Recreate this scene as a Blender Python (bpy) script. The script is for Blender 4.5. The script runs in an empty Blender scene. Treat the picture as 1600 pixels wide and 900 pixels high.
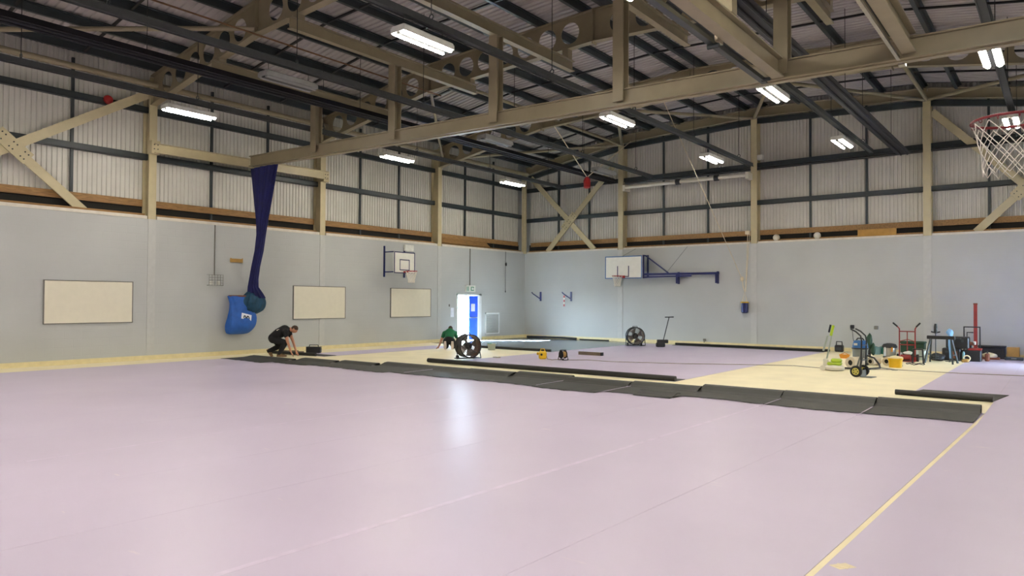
import bpy, bmesh, math, random
from mathutils import Vector, Matrix
random.seed(7)
S = bpy.context.scene
C = S.collection
PI = math.pi

# ------------------------------------------------------------------ camera
CAM = (20.908, -27.869, 1.7505)
YAW, PITCH, ROLL, FPX = 2.23202682, 0.0183123, 0.00552737, 1114.82
fw = Vector((math.cos(YAW)*math.cos(PITCH), math.sin(YAW)*math.cos(PITCH), math.sin(PITCH)))
r0 = Vector((math.sin(YAW), -math.cos(YAW), 0)); u0 = r0.cross(fw)
rr = math.cos(ROLL)*r0 + math.sin(ROLL)*u0
uu = -math.sin(ROLL)*r0 + math.cos(ROLL)*u0
cd = bpy.data.cameras.new('camera'); cam = bpy.data.objects.new('camera', cd); C.objects.link(cam)
M = Matrix((rr, uu, -fw)).transposed().to_4x4(); M.translation = Vector(CAM)
cam.matrix_world = M
cd.sensor_width = 36.0; cd.lens = FPX/1600*36.0; cd.clip_end = 300; cd.clip_start = 0.05
S.camera = cam

# ------------------------------------------------------------------ daylight outside, exposure
W = bpy.data.worlds.new('world'); S.world = W; W.use_nodes = True
bg = W.node_tree.nodes['Background']; bg.inputs[0].default_value = (0.62, 0.82, 1.0, 1); bg.inputs[1].default_value = 140.0
S.view_settings.view_transform = 'Standard'; S.view_settings.look = 'None'
S.view_settings.exposure = 0.0; S.view_settings.gamma = 1.0; S.view_settings.use_curve_mapping = False
LAMP = 142.0
sl = bpy.data.lights.new('sun', 'SUN'); sl.energy = 1800; sl.angle = .01; sl.color = (.93, .98, 1)
so = bpy.data.objects.new('sun', sl); C.objects.link(so)
so.rotation_euler = Vector((-.66, -.56, .44)).to_track_quat('Z', 'Y').to_euler()
# sampling portals in the two doorways (they give off no light themselves)
def portal(name, loc, rot, sx, sy):
    l = bpy.data.lights.new(name, 'AREA'); l.shape = 'RECTANGLE'; l.size = sx; l.size_y = sy; l.cycles.is_portal = True
    o = bpy.data.objects.new(name, l); C.objects.link(o); o.location = loc; o.rotation_euler = rot
portal('door_portal', (-.33, -4.42, 1.0), (0, -PI/2, 0), 2.0, .86)
portal('door_portal', (22.46+.33, -3.02, 1.05), (0, PI/2, 0), 2.1, .75)
LAMPCOL = (1.0, 0.94, 0.82, 1)

# ------------------------------------------------------------------ materials
def lin(c):
    o = []
    for v in c:
        v = v/255.0
        o.append(v/12.92 if v <= 0.04045 else ((v+0.055)/1.055)**2.4)
    return (o[0], o[1], o[2], 1)
MATS = {}
def mat(n, c, rough=.6, metal=0.0, var=.08, scale=6.0, bump=0.0, bscale=40.0, spec=.5, stretch=None):
    m = bpy.data.materials.new(n); m.use_nodes = True; nt = m.node_tree; b = nt.nodes['Principled BSDF']
    b.inputs['Roughness'].default_value = rough; b.inputs['Metallic'].default_value = metal
    b.inputs['Specular IOR Level'].default_value = spec
    tc = nt.nodes.new('ShaderNodeTexCoord'); nz = nt.nodes.new('ShaderNodeTexNoise'); nz.inputs['Scale'].default_value = scale
    nz.inputs['Detail'].default_value = 4
    src = tc.outputs['Object']
    if stretch:
        mp = nt.nodes.new('ShaderNodeMapping'); mp.inputs['Scale'].default_value = stretch
        nt.links.new(src, mp.inputs['Vector']); src = mp.outputs['Vector']
    nt.links.new(src, nz.inputs['Vector'])
    rp = nt.nodes.new('ShaderNodeMapRange'); rp.inputs[1].default_value = .3; rp.inputs[2].default_value = .7
    rp.inputs[3].default_value = 1-var; rp.inputs[4].default_value = 1+var
    nt.links.new(nz.outputs['Fac'], rp.inputs[0])
    mx = nt.nodes.new('ShaderNodeVectorMath'); mx.operation = 'SCALE'; mx.inputs[0].default_value = lin(c)[:3]
    nt.links.new(rp.outputs[0], mx.inputs['Scale']); nt.links.new(mx.outputs[0], b.inputs['Base Color'])
    if bump:
        n2 = nt.nodes.new('ShaderNodeTexNoise'); n2.inputs['Scale'].default_value = bscale
        nt.links.new(src, n2.inputs['Vector'])
        bp = nt.nodes.new('ShaderNodeBump'); bp.inputs['Strength'].default_value = bump; bp.inputs['Distance'].default_value = .01
        nt.links.new(n2.outputs['Fac'], bp.inputs['Height']); nt.links.new(bp.outputs[0], b.inputs['Normal'])
    MATS[n] = m; return m
def emit(n, col, s):
    m = bpy.data.materials.new(n); m.use_nodes = True; nt = m.node_tree
    nt.nodes.remove(nt.nodes['Principled BSDF']); e = nt.nodes.new('ShaderNodeEmission')
    e.inputs[0].default_value = col; e.inputs[1].default_value = s
    nt.links.new(e.outputs[0], nt.nodes['Material Output'].inputs[0]); MATS[n] = m; return m
def blockwork(n, c, axis):
    m = mat(n, c, rough=.55, var=.05, scale=.6); nt = m.node_tree; b = nt.nodes['Principled BSDF']
    tc = [x for x in nt.nodes if x.type == 'TEX_COORD'][0]
    sp = nt.nodes.new('ShaderNodeSeparateXYZ'); cb = nt.nodes.new('ShaderNodeCombineXYZ')
    nt.links.new(tc.outputs['Object'], sp.inputs[0])
    nt.links.new(sp.outputs[axis], cb.inputs[0]); nt.links.new(sp.outputs[2], cb.inputs[1])
    br = nt.nodes.new('ShaderNodeTexBrick'); br.inputs['Scale'].default_value = 1
    br.inputs['Brick Width'].default_value = .45; br.inputs['Row Height'].default_value = .225
    br.inputs['Mortar Size'].default_value = .008; br.inputs['Mortar Smooth'].default_value = .3
    br.inputs['Color1'].default_value = (1, 1, 1, 1); br.inputs['Color2'].default_value = (.93, .93, .93, 1); br.inputs['Mortar'].default_value = (.3, .3, .3, 1)
    nt.links.new(cb.outputs[0], br.inputs['Vector'])
    bp = nt.nodes.new('ShaderNodeBump'); bp.inputs['Strength'].default_value = .35; bp.inputs['Distance'].default_value = .01
    nt.links.new(br.outputs['Color'], bp.inputs['Height']); nt.links.new(bp.outputs[0], b.inputs['Normal'])
    return m
def lilac(n, c):
    m = mat(n, c, rough=.3, var=.035, scale=.5, spec=.5); nt = m.node_tree; b = nt.nodes['Principled BSDF']
    tc = [x for x in nt.nodes if x.type == 'TEX_COORD'][0]
    mp = nt.nodes.new('ShaderNodeMapping'); mp.inputs['Rotation'].default_value = (0, 0, .25); mp.inputs['Scale'].default_value = (.9, 5.0, 1)
    nz = nt.nodes.new('ShaderNodeTexNoise'); nz.inputs['Scale'].default_value = 1.6; nz.inputs['Detail'].default_value = 5
    nt.links.new(tc.outputs['Object'], mp.inputs[0]); nt.links.new(mp.outputs[0], nz.inputs['Vector'])
    rp = nt.nodes.new('ShaderNodeMapRange'); rp.inputs[1].default_value = .70; rp.inputs[2].default_value = .78
    rp.inputs[3].default_value = 0; rp.inputs[4].default_value = .6
    nt.links.new(nz.outputs['Fac'], rp.inputs[0])
    old = b.inputs['Base Color'].links[0].from_socket
    mx = nt.nodes.new('ShaderNodeMix'); mx.data_type = 'RGBA'; mx.inputs[7].default_value = lin((240, 228, 225))
    nt.links.new(rp.outputs[0], mx.inputs[0]); nt.links.new(old, mx.inputs[6]); nt.links.new(mx.outputs[2], b.inputs['Base Color'])
    n3 = nt.nodes.new('ShaderNodeTexNoise'); n3.inputs['Scale'].default_value = .8; nt.links.new(tc.outputs['Object'], n3.inputs['Vector'])
    r3 = nt.nodes.new('ShaderNodeMapRange'); r3.inputs[3].default_value = .30; r3.inputs[4].default_value = .46
    nt.links.new(n3.outputs['Fac'], r3.inputs[0]); nt.links.new(r3.outputs[0], b.inputs['Roughness'])
    return m
blockwork('block_left', (184, 186, 184), 1); blockwork('block_back', (184, 186, 184), 0)
mat('pilaster', (190, 191, 188), .5, var=.04)
mat('coping', (214, 208, 194), .5)
mat('cream_steel_shaded', (142, 131, 105), .42, var=.07, scale=3)  # roof steel: the shade under the roof is put into this darker cream
mat('cream_steel_lit', (192, 180, 144), .42, var=.06, scale=3)  # same paint on the walls, lightened for the lamp light it catches
mat('cladding', (206, 203, 194), .45, var=.05, scale=1.5)
mat('deck', (172, 166, 164), .5, var=.06, scale=1.2)
mat('dark_steel', (46, 53, 55), .45, var=.12, scale=3)
mat('grey_trunking', (66, 68, 68), .8, var=.08, spec=.15)
mat('black', (22, 22, 24), .5, var=.15)
mat('heater', (34, 34, 38), .6, var=.15, spec=.25)
mat('timber', (146, 110, 64), .6, var=.25, scale=5, bump=.2, stretch=(6, 1, 6))
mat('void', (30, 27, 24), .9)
mat('screed', (248, 236, 200), .55, var=.06, scale=1.3)
lilac('lilac', (208, 195, 218))
mat('dark_vinyl', (86, 94, 100), .2, var=.12, scale=1.5)
mat('backing', (46, 46, 42), .55, var=.18, scale=4)
mat('backing_edge', (28, 28, 26), .45, var=.1)
mat('skirting', (222, 208, 160), .5, var=.06)
mat('tape', (236, 222, 190), .6)
mat('seam_tape', (217, 203, 226), .4)
mat('whiteboard', (226, 220, 200), .35, var=.02)
mat('board_edge', (120, 118, 110), .4, .3)
mat('board_white', (238, 236, 226), .4, var=.03)
mat('blue_paint', (16, 26, 84), .4, var=.1)
mat('blue_light', (70, 110, 160), .4)
mat('red', (160, 26, 28), .4, var=.1)
mat('hoop_red', (112, 20, 26), .4, var=.12)
mat('net_white', (232, 226, 214), .8)
mat('rope', (222, 208, 178), .8)
mat('curtain_blue', (10, 15, 78), .75, var=.2, scale=5)
mat('bag_blue', (34, 92, 176), .6, var=.15, scale=6)
mat('curtain_teal', (20, 66, 92), .7, var=.25, scale=9)
mat('rust', (120, 66, 40), .7, var=.2)
mat('rust_pipe', (104, 72, 44), .55)
mat('door_blue', (34, 84, 214), .35, var=.05)
mat('white_paint', (236, 240, 240), .4, var=.02)
mat('sign_green', (30, 140, 96), .4)
mat('paper', (235, 238, 245), .7)
mat('wire_grey', (110, 108, 100), .4, .6)
mat('plastic_white', (220, 220, 212), .45)
mat('ochre', (170, 134, 70), .6)
mat('skin', (196, 140, 112), .5, var=.06)
mat('hair_dark', (60, 42, 32), .8)
mat('cloth_black', (20, 20, 24), .85, var=.2)
mat('cloth_green', (24, 104, 66), .85, var=.12)
mat('boot_tan', (112, 86, 58), .8, var=.15)
mat('sole', (214, 200, 188), .8)
mat('copper_brown', (112, 70, 46), .35, .4, var=.25, scale=6)
mat('chrome', (180, 176, 170), .3, .8)
mat('yellow', (232, 186, 30), .45, var=.08)
mat('orange', (222, 150, 40), .5)
mat('lime', (164, 190, 40), .45, var=.08)
mat('off_white', (222, 216, 200), .5, var=.05)
mat('roll_wrap', (206, 192, 166), .6, var=.1)
mat('vac_grey', (112, 116, 110), .5, var=.1)
mat('vac_blue', (34, 92, 150), .45)
mat('rubber', (26, 26, 26), .7)
mat('wheel_hub', (190, 180, 90), .45)
mat('red_paint', (134, 32, 28), .45, var=.12)
mat('dark_green', (34, 66, 48), .7, var=.2)
mat('tub_green', (40, 124, 100), .5)
mat('tub_blue', (120, 160, 170), .5)
mat('silver', (170, 178, 166), .4, .5)
mat('cardboard', (178, 136, 70), .8, var=.12)
mat('cream_cloth', (232, 218, 180), .85, var=.1)
mat('light_blue_cloth', (128, 172, 214), .8, var=.12)
mat('wood_brown', (116, 102, 84), .6, var=.2)
mat('cable', (150, 140, 126), .6)
mat('cable_black', (40, 38, 36), .6)
mat('concrete', (214, 214, 208), .8)
mat('fence_green', (60, 190, 140), .6)
mat('outer', (120, 120, 120), .8)
emit('lamp_glow', LAMPCOL, LAMP)
mat('lamp_dead', (130, 130, 128), .4)

# ------------------------------------------------------------------ mesh helpers
V = Vector
class MB:
    def __init__(s): s.v = []; s.f = []
    def add(s, vs, fs):
        o = len(s.v); s.v += [tuple(p) for p in vs]; s.f += [tuple(i+o for i in f) for f in fs]; return s
    def box(s, x0, x1, y0, y1, z0, z1):
        return s.add([(x0,y0,z0),(x1,y0,z0),(x1,y1,z0),(x0,y1,z0),(x0,y0,z1),(x1,y0,z1),(x1,y1,z1),(x0,y1,z1)],
            [(3,2,1,0),(4,5,6,7),(0,1,5,4),(1,2,6,5),(2,3,7,6),(3,0,4,7)])
    def cbox(s, x0, x1, y0, y1, z0, z1, b=.02):
        b = min(b, (x1-x0)*.45, (y1-y0)*.45, (z1-z0)*.45)
        def ring(z, i): return [(x0+i+b,y0+i,z),(x1-i-b,y0+i,z),(x1-i,y0+i+b,z),(x1-i,y1-i-b,z),(x1-i-b,y1-i,z),(x0+i+b,y1-i,z),(x0+i,y1-i-b,z),(x0+i,y0+i+b,z)]
        return s.loft([ring(z0, b*.7), ring(z0+b, 0), ring(z1-b, 0), ring(z1, b*.7)])
    def loft(s, rings, cap=True, closed=True):
        n = len(rings[0]); vs = [p for r in rings for p in r]; fs = []
        for i in range(len(rings)-1):
            for j in range(n if closed else n-1):
                k = (j+1) % n
                fs.append((i*n+j, i*n+k, (i+1)*n+k, (i+1)*n+j))
        if cap and closed:
            fs.append(tuple(reversed(range(n)))); fs.append(tuple((len(rings)-1)*n+j for j in range(n)))
        return s.add(vs, fs)
    def bar(s, p, q, w, h, up=(0,0,1)):
        p, q = V(p), V(q); d = (q-p).normalized(); u = V(up)
        if abs(d.dot(u)) > .99: u = V((0,1,0))
        sd = d.cross(u).normalized(); u = sd.cross(d).normalized()
        vs = []
        for e in (p, q):
            for a, b in ((-1,-1),(1,-1),(1,1),(-1,1)): vs.append(e+sd*(a*w/2)+u*(b*h/2))
        return s.add(vs, [(0,1,2,3),(7,6,5,4),(0,4,5,1),(1,5,6,2),(2,6,7,3),(3,7,4,0)])
    def ibeam(s, p, q, w, h, tw=.015, tf=.025, up=(0,0,1)):
        p, q = V(p), V(q); d = (q-p).normalized(); u = V(up)
        sd = d.cross(u).normalized(); u = sd.cross(d).normalized()
        s.bar(p+u*(h/2-tf/2), q+u*(h/2-tf/2), w, tf, u); s.bar(p-u*(h/2-tf/2), q-u*(h/2-tf/2), w, tf, u)
        s.bar(p, q, tw, h-2*tf, u); return s
    def tube(s, pts, r, n=8, closed=False, cap=True):
        pts = [V(p) for p in pts]; m = len(pts); R = r if isinstance(r, (list, tuple)) else [r]*m
        rings = []; nrm = None
        for i in range(m):
            if closed: t = (pts[(i+1) % m]-pts[i-1])
            elif i == 0: t = pts[1]-pts[0]
            elif i == m-1: t = pts[-1]-pts[-2]
            else: t = (pts[i+1]-pts[i]).normalized()+(pts[i]-pts[i-1]).normalized()
            if t.length < 1e-9: t = V((0,0,1))
            t.normalize()
            if nrm is None:
                a = V((0,0,1)) if abs(t.z) < .9 else V((1,0,0))
                nrm = (a-t*a.dot(t)).normalized()
            else:
                nrm = nrm-t*nrm.dot(t)
                nrm = nrm.normalized() if nrm.length > 1e-6 else t.orthogonal().normalized()
            b = t.cross(nrm)
            rings.append([pts[i]+(nrm*math.cos(2*PI*k/n)+b*math.sin(2*PI*k/n))*R[i] for k in range(n)])
        if closed: rings.append(rings[0])
        return s.loft(rings, cap=cap and not closed)
    def cyl(s, p, q, r, n=12): return s.tube([p, q], r, n)
    def lathe(s, prof, c=(0,0,0), n=20, axis=(0,0,1)):
        ax = V(axis).normalized(); a = ax.orthogonal().normalized(); b = ax.cross(a); c = V(c)
        rings = [[c+ax*z+(a*math.cos(2*PI*k/n)+b*math.sin(2*PI*k/n))*max(r,1e-4) for k in range(n)] for r, z in prof]
        return s.loft(rings)
    def torus(s, c, R, r, axis=(0,0,1), n=28, m=6):
        ax = V(axis).normalized(); a = ax.orthogonal().normalized(); b = ax.cross(a); c = V(c)
        return s.tube([c+(a*math.cos(2*PI*k/n)+b*math.sin(2*PI*k/n))*R for k in range(n)], r, m, closed=True)
    def ball(s, c, rad, n=14, m=8):
        rx, ry, rz = rad if isinstance(rad, (tuple, list)) else (rad,)*3
        return s.loft([[(c[0]+rx*math.sin(PI*max(.02,min(.98,i/m)))*math.cos(2*PI*k/n), c[1]+ry*math.sin(PI*max(.02,min(.98,i/m)))*math.sin(2*PI*k/n), c[2]-rz*math.cos(PI*i/m)) for k in range(n)] for i in range(m+1)])
    def prof_x(s, prof, x0, x1, th):
        """open profile of (y,z) points swept along x with thickness th"""
        n = len(prof); off = []
        for i in range(n):
            a = V(prof[max(i-1,0)]); b = V(prof[min(i+1,n-1)]); t = (b-a).normalized(); off.append((prof[i][0]-t.y*th, prof[i][1]+t.x*th))
        ring = list(prof)+off[::-1]
        return s.loft([[(x, y, z) for y, z in ring] for x in (x0, x1)])
def obj(name, mb, m, parent=None, smooth=False, recenter=True):
    me = bpy.data.meshes.new(name); vs = mb.v; loc = V((0,0,0))
    if parent is None and recenter:
        xs = [v[0] for v in vs]; ys = [v[1] for v in vs]; zs = [v[2] for v in vs]
        loc = V(((min(xs)+max(xs))/2, (min(ys)+max(ys))/2, min(zs)))
        vs = [(v[0]-loc.x, v[1]-loc.y, v[2]-loc.z) for v in vs]
    me.from_pydata(vs, [], mb.f)
    bm = bmesh.new(); bm.from_mesh(me); bmesh.ops.recalc_face_normals(bm, faces=bm.faces); bm.to_mesh(me); bm.free()
    me.materials.append(MATS[m])
    if smooth:
        for p in me.polygons: p.use_smooth = True
        try: me.set_sharp_from_angle(angle=math.radians(40))
        except Exception: pass
    o = bpy.data.objects.new(name, me); C.objects.link(o); o.location = loc
    if parent: o.parent = parent
    return o
def lump(c, rad, seed=1, n=18, m=10, amp=.18):
    rnd = random.Random(seed); ph = [rnd.uniform(0, 6.28) for _ in range(6)]; mb = MB(); rings = []
    for i in range(m+1):
        th = PI*max(.02, min(.98, i/m)); ring = []
        for k in range(n):
            a = 2*PI*k/n; f = 1+amp*(math.sin(2*a+ph[0]+th*2)*.5+math.sin(3*a+ph[1]-th*3)*.35+math.sin(5*a+ph[2]+th*4)*.25)
            z = -math.cos(PI*i/m); zz = rad[2]*max(z, -.75)*(1+amp*.6*math.sin(a+ph[3]+th))
            ring.append((c[0]+rad[0]*math.sin(th)*math.cos(a)*f, c[1]+rad[1]*math.sin(th)*math.sin(a)*f, c[2]+zz))
        rings.append(ring)
    return mb.loft(rings)
def tag(o, label, cat, group=None):
    o['label'] = label; o['category'] = cat
    if group: o['group'] = group
    return o
def thing(name, label, cat, loc=(0,0,0), rotz=0, group=None):
    o = bpy.data.objects.new(name, None); C.objects.link(o); o.location = loc; o.rotation_euler = (0,0,rotz)
    o.empty_display_size = .2
    return tag(o, label, cat, group)
def struct(name, mb, m):
    o = obj(name, mb, m, recenter=False); o['kind'] = 'structure'; return o
def dup(root, loc, rotz, label, group=None):
    r = root.copy(); C.objects.link(r); r.location = loc; r.rotation_euler = (0,0,rotz); r['label'] = label
    if group: r['group'] = group
    for ch in list(root.children):
        c = ch.copy(); C.objects.link(c); c.parent = r
        for g in ch.children:
            d = g.copy(); C.objects.link(d); d.parent = c
    return r

# ------------------------------------------------------------------ hall geometry
WID, LEN, H = 22.46, 36.0, 4.06
NODES = [(0,8.22),(5.3,9.10),(11.23,9.36),(17.16,9.10),(22.46,8.22)]
def zt(x):
    x = max(0, min(WID, x))
    for (a, za), (b, zb) in zip(NODES, NODES[1:]):
        if x <= b: return za+(zb-za)*(x-a)/(b-a)
    return NODES[-1][1]

# floor slab
floor = struct('floor', MB().box(-.6, WID+.6, -LEN-.6, .6, -.3, 0), 'screed')

# walls: block wall below, corrugated sheets, rails and posts above
wl = MB()
wl.box(-.3, 0, -LEN, -4.85, 0, H); wl.box(-.3, 0, -3.3, .3, 0, H); wl.box(-.3, 0, -4.85, -3.3, 2.03, H)
wl.box(-.75, -.6, -LEN-.6, .75, 3.8, 8.6); wl.box(-.75, -.3, -LEN-.6, .75, 3.8, 3.95)
wall_left = struct('wall_left', wl, 'block_left')
wb = MB(); wb.box(-.3, WID+.3, 0, .3, 0, H); wb.box(-.75, WID+.75, .6, .75, 0, 10)
wall_back = struct('wall_back', wb, 'block_back')
wr = MB(); DY0, DY1 = -3.4, -2.65
wr.box(WID, WID+.3, -LEN, DY0, 0, 8.6); wr.box(WID, WID+.3, DY1, .3, 0, 8.6); wr.box(WID, WID+.3, DY0, DY1, 2.1, 8.6)
wall_right = struct('wall_right', wr, 'block_left')
wall_front = struct('wall_front', MB().box(-.75, WID+.75, -LEN-.3, -LEN, 0, 10), 'block_back')

# ceiling: outer skin with corrugated deck sheets, purlins and sag bars hung below it
cm = MB()
for (a, za), (b, zb) in zip(NODES, NODES[1:]):
    cm.add([(a,-LEN-.6,za+.30),(b,-LEN-.6,zb+.30),(b,.75,zb+.30),(a,.75,za+.30),(a,-LEN-.6,za+.45),(b,-LEN-.6,zb+.45),(b,.75,zb+.45),(a,.75,za+.45)],
        [(3,2,1,0),(4,5,6,7),(0,1,5,4),(1,2,6,5),(2,3,7,6),(3,0,4,7)])
cm.box(-.75, 0, -LEN-.6, .75, 8.5, 8.67); cm.box(WID, WID+.75, -LEN-.6, .75, 8.5, 8.67)
ceiling = struct('ceiling', cm, 'outer')

def corr(n, pitch, d, a0, a1):
    """points (along, out) of a trapezoid profile"""
    pts = []; t = a0
    while t < a1-1e-6:
        for f, o in ((0,0),(.34,0),(.44,d),(.9,d)):
            if t+f*pitch < a1: pts.append((t+f*pitch, o))
        t += pitch
    pts.append((a1, 0)); return pts
BAYS = [(-6*k-6, -6*k) for k in range(6)]
for (a, za), (b, zb) in zip(NODES, NODES[1:]):
    for y0, y1 in BAYS[:5]:
        pr = corr(0, .2, .035, y0, y1); m = MB()
        m.loft([[(a, t, za+.225+o) for t, o in pr], [(b, t, zb+.225+o) for t, o in pr]], cap=False, closed=False)
        obj('deck_sheet', m, 'deck', ceiling)
PUR = [.35, 1.7, 3.05, 4.4, 5.4, 6.7, 8.1, 9.5, 10.9]
PUR = PUR+[WID-x for x in reversed(PUR)]
for x in PUR:
    z = zt(x); m = MB()
    m.bar((x,-LEN+.1,z+.11), (x,.4,z+.11), .02, .2); m.bar((x+.04,-LEN+.1,z+.2), (x+.04,.4,z+.2), .09, .02); m.bar((x-.04,-LEN+.1,z+.015), (x-.04,.4,z+.015), .09, .02)
    obj('purlin', m, 'dark_steel', ceiling)
for i in range(len(PUR)-1):
    a, b = PUR[i], PUR[i+1]
    for y0, y1 in BAYS[:4]:
        for fy in (1/3, 2/3):
            y = y0+(y1-y0)*fy
            obj('sag_bar', MB().bar((a,y,zt(a)+.05), (b,y,zt(b)+.05), .06, .05), 'black', ceiling)

# upper left wall
for y0, y1 in BAYS[:5]:
    for q in range(3):
        a, b = y0+2*q, y0+2*q+2
        pr = corr(0, .125, .03, a, b)
        obj('cladding_sheet', MB().loft([[(-.45+o, t, 4.5) for t, o in pr], [(-.45+o, t, 8.5) for t, o in pr]], cap=False, closed=False), 'cladding', wall_left)
        if q: obj('wall_post', MB().box(-.4, -.33, a-.035, a+.035, 4.2, 8.3), 'dark_steel', wall_left)
    obj('coping', MB().box(-.5, .02, y0+.14, y1-.14, H, H+.09), 'coping', wall_left)
    obj('timber_board', MB().box(-.36, -.31, y0+.13, y1-.13, 4.44, 4.64), 'timber', wall_left)
    obj('timber_board', MB().box(-.34, -.12, y0+.15, y1-.15, H+.09, H+.16), 'timber', wall_left)
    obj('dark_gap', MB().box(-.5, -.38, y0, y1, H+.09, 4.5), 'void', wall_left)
for z in (5.82, 7.2):
    m = MB(); m.box(-.42, -.27, -LEN, .4, z+.14, z+.165); m.box(-.30, -.27, -LEN, .4, z, z+.15); m.box(-.42, -.27, -LEN, .4, z-.01, z+.015)
    obj('rail', m, 'dark_steel', wall_left)
# upper back wall
GP = [0, 1.75, 3.45, 5.3, 7.2, 9.2, 11.23, 13.25, 15.2, 17.16, 18.9, 20.7, 22.46]
for i in range(12):
    a, b = GP[i], GP[i+1]; pr = corr(0, .125, .03, a, b)
    obj('cladding_sheet', MB().loft([[(t, .45-o, 4.5) for t, o in pr], [(t, .45-o, zt(t)+.3) for t, o in pr]], cap=False, closed=False), 'cladding', wall_back)
    if a not in (0, 5.3, 11.23, 17.16): obj('wall_post', MB().box(a-.035, a+.035, .33, .4, 4.2, zt(a)), 'dark_steel', wall_back)
GC = [0, 5.3, 11.23, 17.16, 22.46]
for a, b in zip(GC, GC[1:]):
    obj('coping', MB().box(a+.14, b-.14, -.02, .5, H, H+.07), 'coping', wall_back)
    obj('timber_board', MB().box(a+.13, b-.13, .31, .36, 4.40, 4.60), 'timber', wall_back)
    obj('timber_board', MB().box(a+.15, b-.15, .14, .34, H+.07, H+.14), 'timber', wall_back)
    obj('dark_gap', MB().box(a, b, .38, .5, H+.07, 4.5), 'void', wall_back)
for z in (5.62, 7.1):
    m = MB(); m.box(-.4, WID+.4, .27, .42, z+.14, z+.165); m.box(-.4, WID+.4, .27, .3, z, z+.15); m.box(-.4, WID+.4, .27, .42, z-.01, z+.015)
    obj('rail', m, 'dark_steel', wall_back)
for (a, za), (b, zb) in zip(NODES, NODES[1:]):
    obj('rail', MB().bar((a,.34,za-.42), (b,.34,zb-.42), .14, .2), 'dark_steel', wall_back)
obj('timber_board', MB().loft([[(-.33,y,4.46),(-.30,y,4.46),(-.04,y,H+.17),(-.07,y,H+.16)] for y in (-5.85,-2.6)]), 'timber', wall_left)
tag(obj('board_offcut', MB().bar((14.95,.12,H+.2),(16.2,.12,H+.2),.03,.26), 'cardboard'), 'brown board offcut standing on the ledge left of right-hand column', 'board')
# skirting boards
b = struct('baseboard_left', MB().box(0, .025, -LEN, -4.95, 0, .13).box(0, .025, -3.2, 0, 0, .13), 'skirting')
b = struct('baseboard_back', MB().box(0, WID, -.025, 0, 0, .13), 'skirting')

# ------------------------------------------------------------------ doorway on the left wall
d1 = struct('door_1', MB().box(-.13, -.08, -4.0, -3.42, .02, 1.98), 'door_blue')
obj('notice', MB().box(-.08, -.075, -3.86, -3.6, 1.28, 1.62), 'paper', d1)
obj('push_bar', MB().cyl((-.05,-3.95,1.0), (-.05,-3.48,1.0), .018, 8).box(-.08,-.04,-3.95,-3.92,.98,1.02).box(-.08,-.04,-3.5,-3.47,.98,1.02), 'chrome', d1)
obj('open_leaf', MB().box(-.37, -.32, -5.75, -4.92, .02, 1.98), 'door_blue', d1)
fr = MB(); fr.box(-.3, .02, -4.90, -4.84, 0, 2.06); fr.box(-.3, .02, -3.42, -3.26, 0, 2.06); fr.box(-.3, .02, -4.90, -3.26, 1.99, 2.06)
obj('door_frame', fr, 'white_paint', d1)
# outside ground, fence and ramp rail seen through the doorway
gm = MB().box(-40, -.3, -30, 30, -.3, -.02).box(WID+.3, 60, -30, 20, -.3, -.02)
struct('ground_outside', gm, 'concrete')
ft = thing('mesh_fence', 'pale green mesh fence outside the open door', 'fence', (-7, 0, -.02))
for k in range(6):
    y = -6+k*2.4
    obj('fence_post', MB().box(-.04, .04, y-.04, y+.04, 0, 2.1), 'fence_green', ft)
    if k < 5:
        m = MB()
        for z in (.1, .7, 1.3, 1.9): m.box(-.015, .015, y, y+2.4, z, z+.05)
        for j in range(24): m.box(-.01, .01, y+.1*j+.04, y+.1*j+.055, .05, 2.0)
        obj('mesh_panel', m, 'fence_green', ft)
hr = MB(); hr.tube([(-3,-2.6,0),(-3,-2.6,1.0),(-2.2,0.4,.75),(-2.2,0.4,0)], .03)
tag(obj('hand_rail', hr, 'white_paint'), 'white sloping hand rail outside the open door', 'railing')
# opposite doorway that lets daylight on to the right-hand floor
d2 = struct('door_2', MB().box(WID+.3, WID+1.45, DY0-.06, DY0, .02, 2.08), 'door_blue')
obj('door_frame', MB().box(WID-.02, WID+.3, DY0, DY0+.07, 0, 2.1).box(WID-.02, WID+.3, DY1-.07, DY1, 0, 2.1).box(WID-.02, WID+.3, DY0, DY1, 2.03, 2.1), 'white_paint', d2)

# ------------------------------------------------------------------ floor coverings
def sheet(x0, x1, y0, y1, m='lilac', th=.004, s0=0.0, s1=0.0):
    def q(z): return [(x0+s0*(y0+15.5),y0,z),(x1+s1*(y0+15.5),y0,z),(x1+s1*(y1+15.5) if y1 < -10 else x1,y1,z),(x0+s0*(y1+15.5) if y1 < -10 else x0,y1,z)]
    return obj('vinyl_sheet', MB().loft([q(.0005), q(th)]), m, floor)
SL = [.0, .01, .012, .014, .015, .015, .016, .016, .017, .018, .016, .03, .033]
EDGE = [1.2, 3.35, 4.9, 6.35, 7.9, 9.35, 10.75, 12.25, 13.8, 15.27, 16.80, 18.33, 19.82]
YF = [-15.42, -15.1, -14.9, -14.6, -14.62, -14.6, -14.45, -14.6, -14.5, -14.35, -14.3, -14.2]
YE = [-16.5, -16.25, -16.1, -16.2, -16.0, -16.0, -16.0, -16.15, -15.8, -15.5, -15.6, -15.5]
FR = [.02, .03, .03, .04, .04, .045, .05, .045, .05, .065, .065, .065]
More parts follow.
